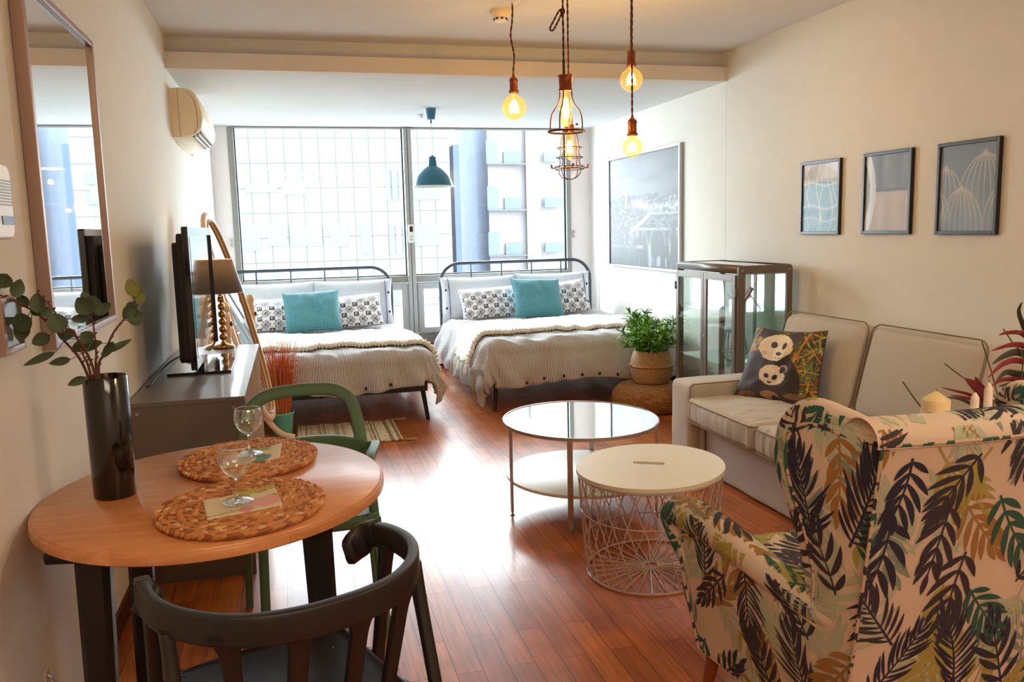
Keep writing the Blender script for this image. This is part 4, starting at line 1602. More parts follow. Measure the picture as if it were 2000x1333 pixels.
def placemat(label, cx, cy, a, b_, rot, seed):
    t = thing('placemat', label, 'placemat', (cx, cy, .741), group='woven placemats on the dining table')
    rr = random.Random(seed)
    m1, m2, m3 = M['rush']
    bs = MB()
    rings = 11
    for k in range(rings):
        f_ = (k + .5) / rings
        A_, B_ = a * f_, b_ * f_
        w = a / rings
        per = pi * (3 * (A_ + B_) - sqrt((3 * A_ + B_) * (A_ + 3 * B_)))
        n = max(7, int(per / .0165))
        for i in range(n * 2):
            side = 1 if i % 2 else -1
            th = 2 * pi * (i / 2 + k * .37) / n
            ra, rb_ = A_ + side * w * .22, B_ + side * w * .22
            p = V((ra * cos(th), rb_ * sin(th), .0085 + .003 * rr.random()))
            tg = V((-ra * sin(th), rb_ * cos(th), 0)).normalized()
            nr = V((tg.y, -tg.x, 0))
            tg2 = (tg + nr * (.42 * side)).normalized()
            nr2 = V((tg2.y, -tg2.x, 0))
            L_, W_, H_ = .0185, .0060 + .0012 * rr.random(), .0075
            vs, fs = [], []
            for (fx, fr) in ((-1, 0), (-.6, .78), (0, 1), (.6, .78), (1, 0)):
                for q in range(6):
                    w_ = pi * 2 * q / 6
                    vs.append(p + tg2 * (fx * L_) + nr2 * (cos(w_) * W_ * max(fr, .05)) + V((0, 0, sin(w_) * H_ * max(fr, .05) + fx * .0035)))
            for q in range(4):
                for s2 in range(6):
                    s3 = (s2 + 1) % 6
                    fs.append((q * 6 + s2, q * 6 + s3, (q + 1) * 6 + s3, (q + 1) * 6 + s2))
            vs = [(cx + v.x * cos(rot) - v.y * sin(rot), cy + v.x * sin(rot) + v.y * cos(rot), .7405 + v.z) for v in vs]
            bs.add(vs, fs, rr.choice((0, 0, 0, 0, 0, 1, 1, 2)))
    bs.lathe((cx, cy, .7415), [(.001, .005), (.96, .005), (.97, 0.0), (.001, 0)], 64, 1, sx=a, sy=b_, rot=rot)
    bs.build('braided_rush', [m1, m2, m3], t)
    return t


M['rush'] = (mat('rush_tan', 'c68646', .65, var=.2, vscale=60), mat('rush_brown', '9c5c2c', .65, var=.2, vscale=60), mat('rush_light', 'dcb078', .65, var=.2, vscale=60))
placemat('round braided rush placemat nearest the black chair', -.151, 2.109, .222, .198, radians(80), 1)
placemat('round braided rush placemat nearest the green chair', -.154, 2.566, .226, .197, radians(83), 2)


def napkin(label, corners, paintfn, seed):
    c = np.mean(corners, axis=0)
    t = thing('napkin', label, 'napkin', tuple(c), group='folded napkins on the placemats')
    a, b_, c_, d = [np.array(q) for q in corners]   # TL TR BR BL

    def fn(u, v):
        p = (d * (1 - u) + c_ * u) * (1 - v) + (a * (1 - u) + b_ * u) * v
        return p[0], p[1], p[2] + .003 + .0018 * sin(u * 12 + seed) * v + .003 * MN.noise(V((u * 3, v * 3, seed)))
    mb = MB().grid(fn, 60, 40)
    U, W_ = uvgrid(60, 40)
    mb.col = tolin(paintfn(U, W_)).reshape(-1, 3)
    mb.build('paper', vcol_mat('napkin_paper', .8), t, solid=.004)


def nap1(u, v):
    c = np.broadcast_to(rgb('d9cfb0'), u.shape + (3,)).copy()
    c[(v > .62 - .25 * u) & (u > .42) & (v < 1.15 - .2 * np.abs(u - .7))] = rgb('b4ab4e')
    c[(np.hypot((u - .80) / .22, (v - .30) / .22) < 1)] = rgb('dba9a4')
    c[(np.hypot((u - .52) / .10, (v - .12) / .13) < 1)] = rgb('d493a2')
    c[(u > .63) & (v > .46 + .3 * (u - .63)) & (v < .74 + .1 * u)] = rgb('dccdae')
    c[(np.abs(v - .10 - .12 * u) < .03) & (u < .6)] = rgb('b9a56a')
    return c


def nap2(u, v):
    c = np.broadcast_to(rgb('ddd3b6'), u.shape + (3,)).copy()
    c[(np.abs(u - .62 - .1 * np.sin(v * 7)) < .13)] = rgb('6f9283')
    c[(v > .75) & (np.abs(u - .7) < .1)] = rgb('9aa566')
    c[(u < .22) & (v > .4)] = rgb('d99a9a')
    return c


napkin('folded napkin with pink and olive petals on the nearer placemat', [az(397, 982, .757), az(534, 948, .757), az(552, 988, .757), az(405, 1017, .757)], nap1, 1)
napkin('folded napkin with green leaf print on the farther placemat', [az(436, 893, .757), az(551, 868, .757), az(546, 896, .757), az(432, 916, .757)], nap2, 2)

M['wine_glass'] = glass_mat('clear_glass', (.96, .975, .97), 2.0)
M['foot_glass'] = glass_mat('foot_glass', (.93, .95, .95), 2.5)
M['stem_glass'] = mat('solid_glass', (1, 1, 1), 0.0, trans=1.0, ior=1.45)


def wine_glass(label, x, y, z):
    t = thing('wine_glass', label, 'wine glass', (x, y, z), group='empty wine glasses on the napkins')
    out = [(.001, .0005), (.034, .0005), (.035, .002), (.030, .004), (.010, .009), (.0048, .016), (.0042, .045), (.005, .058), (.012, .063), (.028, .076), (.0385, .095), (.041, .112), (.0385, .130), (.0355, .140)]
    inn = [(.0345, .140), (.0375, .130), (.0398, .112), (.0373, .0955), (.0268, .0775), (.010, .066), (.001, .064)]
    MB().lathe((x, y, z), bez(out[8:], 4) + bez(inn, 3), 48).build('bowl', M['wine_glass'], t)
    MB().lathe((x, y, z), bez(out[4:9], 4) + [(.001, .0635)], 24).build('stem', M['stem_glass'], t)
    MB().lathe((x, y, z), bez(out[:5], 4), 40).build('foot', M['foot_glass'], t)
    MB().tube([(x + .035 * cos(w), y + .035 * sin(w), z + .140) for w in np.linspace(0, 2 * pi, 41)[:-1]], .0007, 5, closed=True).build('rim', M['stem_glass'], t)
wine_glass('empty wine glass on the nearer placemat', -.159, 2.10, .7645)
wine_glass('empty wine glass on the farther placemat', -.150, 2.56, .7645)


def band(mb, pts, h, th, top_r=.4, mi=0, n=20):
    """a flat band following pts; h tall, th thick, rounded"""
    pts = [V(p) for p in pts]
    N_ = len(pts)
    hs = h if hasattr(h, '__len__') else [h] * N_
    ts = th if hasattr(th, '__len__') else [th] * N_
    vs = []
    for i, p in enumerate(pts):
        t = (pts[min(i + 1, N_ - 1)] - pts[max(i - 1, 0)]).normalized()
        side = V((0, 0, 1)).cross(t)
        if side.length < 1e-3:
            side = V((1, 0, 0))
        side.normalize()
        upv = t.cross(side)
        for k in range(n):
            w = 2 * pi * k / n
            c, s = cos(w), sin(w)
            e = .32
            vs.append(p + side * (math.copysign(abs(c) ** e, c) * ts[i] / 2) + upv * (math.copysign(abs(s) ** e, s) * hs[i] / 2))
    fs = []
    for i in range(N_ - 1):
        for k in range(n):
            l = (k + 1) % n
            fs.append((i * n + k, i * n + l, (i + 1) * n + l, (i + 1) * n + k))
    fs += [tuple(reversed(range(n))), tuple((N_ - 1) * n + k for k in range(n))]
    mb.add(vs, fs, mi)
    return mb


def strip_leg(mb, a, b, w0, w1, d0, d1, xdir, mi=0, flare=0):
    """tapered rounded-rect leg from a (top) to b (bottom); w across xdir"""
    a, b = V(a), V(b)
    xd = V(xdir).normalized()
    ax2 = (b - a).normalized()
    yd = ax2.cross(xd).normalized()
    vs = []
    n = 12
    K = 6 if not flare else 24
    for i in range(K + 1):
        f_ = i / K
        p = a.lerp(b, f_)
        w, d = w0 + (w1 - w0) * f_, d0 + (d1 - d0) * f_
        if flare:
            w *= 1 + flare * max(0, 1 - f_ / .28) ** 3
        for k in range(n):
            an = 2 * pi * k / n
            c, s = cos(an), sin(an)
            vs.append(p + xd * (math.copysign(abs(c) ** .5, c) * w / 2) + yd * (math.copysign(abs(s) ** .5, s) * d / 2))
    fs = [(i * n + k, i * n + (k + 1) % n, (i + 1) * n + (k + 1) % n, (i + 1) * n + k) for i in range(K) for k in range(n)]
    fs += [tuple(reversed(range(n))), tuple(K * n + k for k in range(n))]
    mb.add(vs, fs, mi)
    return mb


def black_chair():
    t = thing('dining_chair', 'black moulded armchair with slatted curved back, nearest the camera', 'chair', (0.03, 1.78, 0))
    pm = mat('black_plastic', '1d1c1e', .42, bump=.15, bscale=500)
    th = radians(21)
    ex, ey = V((cos(th), sin(th), 0)), V((-sin(th), cos(th), 0))
    O = V((.045, 1.515, 0))    # middle of the back rail

    def W(x, y, z):
        return O + ex * x + ey * y + V((0, 0, z))
    zr = .712
    half = [(0, 0, zr), (.07, .006, zr), (.14, .03, zr), (.20, .078, zr), (.245, .145, zr), (.268, .22, zr - .002), (.270, .30, zr - .006), (.262, .365, zr - .016), (.248, .40, zr - .038)]
    pts = [(-x, y, z) for x, y, z in reversed(half)] + half[1:]
    c = bez([tuple(W(*p)) for p in pts], 6)
    n = len(c)
    hs = [.062 - .006 * abs(2 * i / (n - 1) - 1) for i in range(n)]
    ts = [.025 + .006 * abs(2 * i / (n - 1) - 1) ** 3 for i in range(n)]
    MB_ = band(MB(), c, hs, ts)
    # droop at each arm end, turned inward
    for s in (-1, 1):
        iw = 1.0 if s > 0 else .35
        e = bez([tuple(W(s * .262, .355, zr - .008)), tuple(W(s * (.262 - .012 * iw), .388, zr - .024)), tuple(W(s * (.262 - .042 * iw), .398, zr - .052)), tuple(W(s * (.262 - .06 * iw), .382, zr - .074))], 4)
        band(MB_, e, [.060 + .010 * sin(pi * i / 12) - .030 * max(0, i / 12 - .8) * 5 for i in range(13)], [.034 - .016 * max(0, i / 12 - .8) * 5 for i in range(13)])
    MB_.build('back_rail', pm, t)
    zs = .44
    # seat shell
    sw, sd = .215, .215
    out = rrect(-sw, sw, .09, .09 + 2 * sd, .09, 8)

    def seat(u, v):
        x, y = -sw + 2 * sw * u, .085 + 2 * sd * v + .0
        cx, cy = (u - .5) * 2, (v - .5) * 2
        r = max(0, (cx * cx + cy * cy))
        # round the corners of the square
        k = 1 / max(1, (abs(cx) ** 6 + abs(cy) ** 6) ** (1 / 6) * 1.06)
        x, y = cx * sw * k * 1.03, .30 + cy * sd * k * 1.03
        z = zs - .022 * (1 - abs(cx) ** 2.2) * (1 - abs(cy) ** 3) - .02 * max(0, cy - .8)
        return W(x, y, z)
    MB().grid(lambda u, v: tuple(seat(u, v)), 24, 24).build('seat', pm, t, solid=.024)
    # back posts fall from the rail to the seat
    for (xr_, yr, xs, ys, w0) in ((-.185, .062, -.15, .13, .036), (-.068, .008, -.06, .10, .040), (.055, .008, .055, .10, .036), (.172, .055, .15, .12, .032)):
        b = strip_leg(MB(), W(xr_, yr, zr - .01), W(xs, ys, zs - .015), w0, w0 * .9, .022, .022, ex, flare=1.0)
        b.build('back_post', pm, t)
    for s in (-1, 1):
        b = strip_leg(MB(), W(s * .262, .305, zr - .02), W(s * .245, .44, 0), .028, .024, .028, .026, ey, flare=.8)
        strip_leg(b, W(s * .249, .37, zs - .045), W(s * .15, .40, zs - .02), .035, .03, .02, .02, ey)
        b.build('leg', pm, t)
        b = strip_leg(MB(), W(s * .262, .18, zr - .02), W(s * .262, -.035, 0), .026, .026, .026, .028, ey, flare=.8)
        strip_leg(b, W(s * .262, .08, zs - .03), W(s * .15, .12, zs - .02), .03, .03, .02, .02, ey)
        b.build('leg', pm, t)
black_chair()


def green_chair():
    t = thing('dining_chair', 'green moulded armchair with an open looped back, behind the dining table', 'chair', (.04, 3.05, 0))
    pm = mat('green_plastic', '4d7050', .45, bump=.12, bscale=500)
    th = radians(5)
    ex, ey = V((cos(th), sin(th), 0)), V((-sin(th), cos(th), 0))   # ey points away from the camera: the chair's back
    O = V((.035, 3.02, 0))

    def W(x, y, z):
        return O + ex * x + ey * y + V((0, 0, z))
    loop = [(-.222, .26, .575), (-.218, .30, .66), (-.195, .335, .735), (-.13, .35, .785), (-.03, .355, .798), (.07, .355, .797), (.145, .35, .785), (.195, .335, .745), (.215, .305, .67), (.222, .27, .585), (.226, .255, .545)]
    b = MB()
    c = bez([tuple(W(*p)) for p in loop], 6)
    N_ = len(c)
    # flat oval section kept square to the loop's plane
    vs = []
    n = 12
    for i, p in enumerate(c):
        p = V(p)
        tt = (V(c[min(i + 1, N_ - 1)]) - V(c[max(i - 1, 0)])).normalized()
        nrm = (-ey * 1.0 + V((0, 0, .35))).normalized()
        inw = tt.cross(nrm).normalized()
        for k in range(n):
            w = 2 * pi * k / n
            cc, ss = cos(w), sin(w)
            vs.append(p + inw * (math.copysign(abs(cc) ** .6, cc) * .025) + nrm * (math.copysign(abs(ss) ** .6, ss) * .012))
    fs = [(i * n + k, i * n + (k + 1) % n, (i + 1) * n + (k + 1) % n, (i + 1) * n + k) for i in range(N_ - 1) for k in range(n)]
    fs += [tuple(reversed(range(n))), tuple((N_ - 1) * n + k for k in range(n))]
    b.add(vs, fs)
    b.build('backrest', pm, t)
    cr = bez([tuple(W(*p)) for p in ((-.225, .255, .575), (-.12, .275, .592), (0, .28, .598), (.12, .275, .592), (.225, .255, .572))], 6)
    band(MB(), cr, .056, .024).build('cross_rail', pm, t)
    for s in (-1, 1):
        a = bez([tuple(W(s * .225, .255, .568)), tuple(W(s * .262, .205, .588)), tuple(W(s * .245, .10, .602)), tuple(W(s * .205, -.03, .60)), tuple(W(s * .185, -.10, .575))], 6)
        band(MB(), a, .024, .036).build('armrest', pm, t)
        strip_leg(MB(), W(s * .225, .26, .56), W(s * .245, .20, 0), .030, .028, .036, .030, ex).build('leg', pm, t)
        bb3 = strip_leg(MB(), W(s * .188, -.095, .58), W(s * .205, -.215, 0), .034, .032, .034, .030, ex)
        strip_leg(bb3, W(s * .195, -.15, .39), W(s * .12, -.13, .40), .035, .03, .03, .02, ey)
        bb3.build('leg', pm, t)
    zs = .43

    def seat(u, v):
        cx, cy = (u - .5) * 2, (v - .5) * 2
        k = 1 / max(1, (abs(cx) ** 6 + abs(cy) ** 6) ** (1 / 6) * 1.06)
        return tuple(W(cx * .21 * k, .03 + cy * .21 * k, zs - .02 * (1 - cx * cx) * (1 - cy * cy)))
    MB().grid(seat, 20, 20).build('seat', pm, t, solid=.024)
    a = MB()
    band(a, [tuple(W(-.2, -.165, .40)), tuple(W(0, -.17, .405)), tuple(W(.2, -.165, .40))], .034, .022)
    for s in (-1, 1):
        band(a, [tuple(W(s * .20, -.16, .40)), tuple(W(s * .21, .03, .40)), tuple(W(s * .22, .22, .40))], .03, .022)
    a.build('apron', pm, t)
green_chair()
# ------------------------------------------------------------------ coffee tables
def glass_table():
    cx, cy, A, B = 1.378, 3.93, .392, .425
    t = thing('coffee_table', 'round glass-topped coffee table with a white lower shelf', 'table', (cx, cy, 0))
    fm = mat('champagne_metal', 'b3a79d', .32, .5)
    W = np.linspace(0, 2 * pi, 97)[:-1]
    r = MB()
    r.lathe((cx, cy, 0), [(.985, .436), (1.0, .436), (1.0, .452), (.985, .452), (.985, .436)], 96, sx=A, sy=B)
    r.build('rim', fm, t)
    gm = glass_mat('table_glass', (.72, .80, .80), 4.0)
    MB().lathe((cx, cy, 0), [(.001, .442), (.984, .442), (.984, .449), (.001, .449)], 96, sx=A, sy=B).build('glass_top', gm, t)
    MB().lathe((cx, cy, 0), [(.001, .158), (.97, .158), (.97, .172), (.96, .174), (.001, .174)], 96, sx=A, sy=B).build('lower_shelf', mat('white_board', 'e6e4dc', .35), t)
    for a in (-172, -118, -38, 60):
        w = radians(a)
        x, y = cx + A * .985 * cos(w), cy + B * .985 * sin(w)
        b = MB().box((x, y, .234), (.026, .008, .436), rot=w + pi / 2)
        o = b.build('leg', fm, t, bevel=.001, seg=2)
        MB().lathe((x, y, 0), [(.001, 0), (.011, 0), (.011, .005), (.005, .008), (.005, .018)], 14).build('foot', M['silver'], o)
glass_table()


def wire_table():
    cx, cy = 1.382, 3.079
    A, B, rot = .338, .296, radians(44.6)
    t = thing('storage_table', 'round white-topped side table on a wire basket', 'table', (cx, cy, 0))
    wm = mat('white_wire', 'c9b8b0', .35, .2)

    def P(r, w, z):
        x, y = r * A * cos(w), r * B * sin(w)
        return (cx + x * cos(rot) - y * sin(rot), cy + x * sin(rot) + y * cos(rot), z)
    top = mat('white_top', 'dedbc6', .42)
    # top with a pill-shaped hand slot
    n = 96
    outer = [P(1.0, 2 * pi * k / n, 0) for k in range(n)]
    sa = radians(-28)
    pill = []
    for k in range(n):
        w = 2 * pi * k / n
        l, r = .046, .019
        c, s = cos(w), sin(w)
        px_ = math.copysign(l, c) * min(1, abs(c) * 6) + r * c
        py_ = r * math.copysign(min(1, abs(s) * 1.0) ** .7, s) if abs(s) > 1e-6 else 0
        pill.append((px_, py_))
    pill.sort(key=lambda q: atan2(q[1] * .4, q[0] * .08) % (2 * pi))
    ic = az(1267, 905, .44)
    inner = [(ic[0] + q[0] * cos(sa) - q[1] * sin(sa), ic[1] + q[0] * sin(sa) + q[1] * cos(sa), 0) for q in pill]
    # align starts by angle
    def ang(p, c):
        return atan2(p[1] - c[1], p[0] - c[0]) % (2 * pi)
    outer.sort(key=lambda p: ang(p, ic))
    inner.sort(key=lambda p: atan2((-(p[0] - ic[0]) * sin(sa) + (p[1] - ic[1]) * cos(sa)) * 5, (p[0] - ic[0]) * cos(sa) + (p[1] - ic[1]) * sin(sa)) % (2 * pi))
    outer.sort(key=lambda p: ang((ic[0] + (p[0] - ic[0]) * cos(-sa) - (p[1] - ic[1]) * sin(-sa), ic[1] + (p[0] - ic[0]) * sin(-sa) + (p[1] - ic[1]) * cos(-sa)), ic))
    b = MB()
    vs = []
    for z in (.423, .440):
        vs += [(p[0], p[1], z) for p in outer] + [(p[0], p[1], z) for p in inner]
    fs = []
    for k in range(n):
        l = (k + 1) % n
        fs.append((2 * n + k, 2 * n + l, 3 * n + l, 3 * n + k))
        fs.append((k, n + k, n + l, l))
        fs.append((k, l, 2 * n + l, 2 * n + k))
        fs.append((n + k, 3 * n + k, 3 * n + l, n + l))
    b.add(vs, fs, 0, False)
    b.build('tabletop', top, t)
    w_ = MB()

    def ring(r, z, th=.0035):
        w_.tube([P(r, a, z) for a in np.linspace(0, 2 * pi, 81)[:-1]], th, 6, closed=True)
    ring(.975, .417, .005)
    ring(.86, .006, .005)
    ring(.10, .006, .004)
    ring(.90, .13, .0025)
    ring(.94, .27, .0025)
    w_.build('rings', wm, t)
    r_ = lambda z: .86 + .115 * (z / .417) ** .8
    N_ = 28
    for d in (1, -1):
        x = MB()
        for k in range(N_):
            a0 = 2 * pi * k / N_
            x.tube([P(r_(z), a0 + d * .52 * (z / .417), z) for z in np.linspace(.008, .417, 9)], .0023, 5)
        x.build('lattice', wm, t)
    s_ = MB()
    for k in range(N_):
        a0 = 2 * pi * k / N_
        s_.tube([P(.10, a0, .006), P(.86, a0, .006)], .0028, 5)
    s_.build('base_spokes', wm, t)
wire_table()


# ------------------------------------------------------------------ rattan pouf, basket and plant
def weave_mat(name, c1, c2, sx, sz, bumpd=.01):
    m = bpy.data.materials.new(name)
    m.use_nodes = True
    nt = m.node_tree
    b = nt.nodes['Principled BSDF']
    b.inputs['Roughness'].default_value = .65
    tc = N(nt, 'ShaderNodeTexCoord')
    mp = N(nt, 'ShaderNodeMapping')
    mp.inputs['Scale'].default_value = (sx, sz, 1)
    nt.links.new(tc.outputs['UV'], mp.inputs[0])
    br = N(nt, 'ShaderNodeTexBrick')
    br.inputs['Color1'].default_value = (*c1, 1)
    br.inputs['Color2'].default_value = (*c2, 1)
    br.inputs['Mortar'].default_value = (*[c * .35 for c in c2], 1)
    br.inputs['Scale'].default_value = 1
    br.inputs['Mortar Size'].default_value = .10
    br.inputs['Mortar Smooth'].default_value = 1
    br.inputs['Brick Width'].default_value = 1
    br.inputs['Row Height'].default_value = .5
    nt.links.new(mp.outputs[0], br.inputs[0])
    nt.links.new(br.outputs['Color'], b.inputs['Base Color'])
    bp = N(nt, 'ShaderNodeBump')
    bp.inputs['Strength'].default_value = .9
    bp.inputs['Distance'].default_value = bumpd
    bp.invert = True
    nt.links.new(br.outputs['Fac'], bp.inputs['Height'])
    nt.links.new(bp.outputs[0], b.inputs['Normal'])
    return m


def lathe_uv(mb, c, prof, n=64, mi=0):
    m_ = len(prof) - 1
    L = [0]
    for i in range(m_):
        L.append(L[-1] + hypot(prof[i + 1][0] - prof[i][0], prof[i + 1][1] - prof[i][1]))

    def fn(u, v):
        i = min(m_ - 1, int(v * m_ + 1e-9))
        f_ = v * m_ - i
        r = prof[i][0] * (1 - f_) + prof[i + 1][0] * f_
        z = prof[i][1] * (1 - f_) + prof[i + 1][1] * f_
        w = 2 * pi * u
        return c[0] + r * cos(w), c[1] + r * sin(w), c[2] + z, u, L[i] * (1 - f_) + L[i + 1] * f_
    return mb.grid(fn, n, m_, mi)


PX, PY = 2.635, 5.875


def pouf():
    t = thing('rattan_pouf', 'round woven rattan pouf carrying the plant basket', 'pouf', (PX, PY, 0))
    # ropes of braided rattan wound around
    c1, c2 = hx('d09654'), hx('ab6f34')
    prof = bez([(.001, .0), (.22, .0), (.275, .03), (.295, .09), (.285, .14), (.245, .185), (.18, .205), (.09, .21), (.001, .21)], 8)
    b = lathe_uv(MB(), (PX, PY, .001), prof, 96)
    b.build('woven_body', weave_mat('rattan_weave', c1, c2, 62, 44, .014), t)
    f_ = MB()
    for k in range(4):
        w = radians(20 + 90 * k)
        f_.tube([(PX + .2 * cos(w), PY + .2 * sin(w), 0), (PX + .2 * cos(w), PY + .2 * sin(w), .02)], .02, 10)
    f_.build('feet', M['silver'], t)
pouf()


def basket():
    z = .212
    t = thing('woven_basket', 'belly-shaped seagrass basket on the rattan pouf', 'basket', (PX + .01, PY - .01, z))
    c = (PX + .01, PY - .01, z)
    prof = bez([(.001, 0), (.11, 0), (.132, .015), (.148, .06), (.155, .105), (.153, .118)], 5) + bez([(.163, .122), (.166, .129), (.160, .136)], 3) + bez([(.155, .138), (.150, .17), (.135, .215), (.128, .232), (.124, .236), (.118, .228), (.13, .17)], 5)
    prof = [(r * 1.06, zz * 1.06) for r, zz in prof]
    b = lathe_uv(MB(), c, prof, 96)
    b.build('body', weave_mat('seagrass_weave', hx('e0b682'), hx('c08e54'), 56, 160, .004), t)
    MB().lathe(c, [(.001, .19), (.126, .19)], 24).build('soil', mat('dark_soil', '2c2018', .95), t)
    h = MB()
    for s in (-1, 1):
        h.tube(bez([(c[0] + s * .152, c[1] - .03, z + .12), (c[0] + s * .172, c[1] - .02, z + .14), (c[0] + s * .172, c[1] + .02, z + .14), (c[0] + s * .152, c[1] + .03, z + .12)], 5), .006, 6)
    h.build('handle', mat('seagrass_handle', 'a9743c', .7), t)
basket()


def blade(b, base, tip, w, droop=.12, mi=0, n=6, wp=.9, seed=0, up=V((0, 0, 1))):
    base, tip = V(base), V(tip)
    d = tip - base
    L = d.length
    if L < 1e-4:
        return
    d.normalize()
    s = d.cross(up)
    if s.length < 1e-3:
        s = V((1, 0, 0))
    s.normalize()
    rs = random.Random(seed)
    s = (s + s.cross(d) * rs.uniform(-.9, .9)).normalized()
    nn = s.cross(d)
    vs = []
    for j in range(n + 1):
        v = j / n
        ww = w * sin(pi * min(1, max(0, v)) ** wp) ** .8 if 0 < v < 1 else w * .04
        p = base + d * (L * v) + up * (droop * L * (sin(pi * v * .9)))
        vs += [p - s * ww / 2 + nn * ww * .12, p, p + s * ww / 2 + nn * ww * .12]
    fs = []
    for j in range(n):
        for i in range(2):
            fs.append((j * 3 + i, j * 3 + i + 1, j * 3 + 4 + i, j * 3 + 3 + i))
    b.add(vs, fs, mi)


def plant():
    c = V((PX + .01, PY - .01, .212 + .20))
    t = thing('potted_plant', 'bushy bright green plant with pointed leaves growing from the basket', 'plant', tuple(c))
    rr = random.Random(21)
    g1 = mat('bright_leaf', '8fd040', .45, var=.3, vscale=20)
    g2 = mat('mid_leaf', '62a83c', .45, var=.3, vscale=20)
    g3 = mat('dark_leaf', '466046', .5, var=.3, vscale=20)
    st = MB()
    lf = MB()
    for k in range(30):
        w, e = rr.random() * 2 * pi, rr.random()
        h = .10 + .19 * rr.random() * (1.25 - e * .6)
        if k == 0:
            w, e, h = radians(175), .5, .33
        base = c + V((.07 * cos(w) * rr.random(), .07 * sin(w) * rr.random(), -.02))
        tip = c + V(((.06 + .22 * e) * cos(w), (.06 + .18 * e) * sin(w), h))
        mid = (base + tip) / 2 + V((.03 * cos(w), .03 * sin(w), .05 * e))
        cv = bez([tuple(base), tuple(mid), tuple(tip)], 6)
        st.tube(cv, .0022, 5)
        for q in range(3, len(cv)):
            for _ in range(4):
                a = rr.random() * 2 * pi
                L = .05 + .05 * rr.random()
                p = V(cv[q])
                ob = p + V((cos(a) * L, sin(a) * L, L * rr.uniform(-.35, .7)))
                blade(lf, p, ob, .014 + .006 * rr.random(), .10, rr.choice((0, 0, 0, 1, 1, 2)), 5, seed=rr.randint(0, 9999))
        for _ in range(4):
            a = rr.random() * 2 * pi
            p = V(cv[-1])
            blade(lf, p, p + V((cos(a) * .04, sin(a) * .04, .055)), .014, .05, rr.choice((0, 1, 2)), 5, seed=rr.randint(0, 9999))
    st.build('stems', mat('plant_stem', '4d5a2c', .6), t)
    lf.build('foliage', [g1, g2, g3], t)
plant()


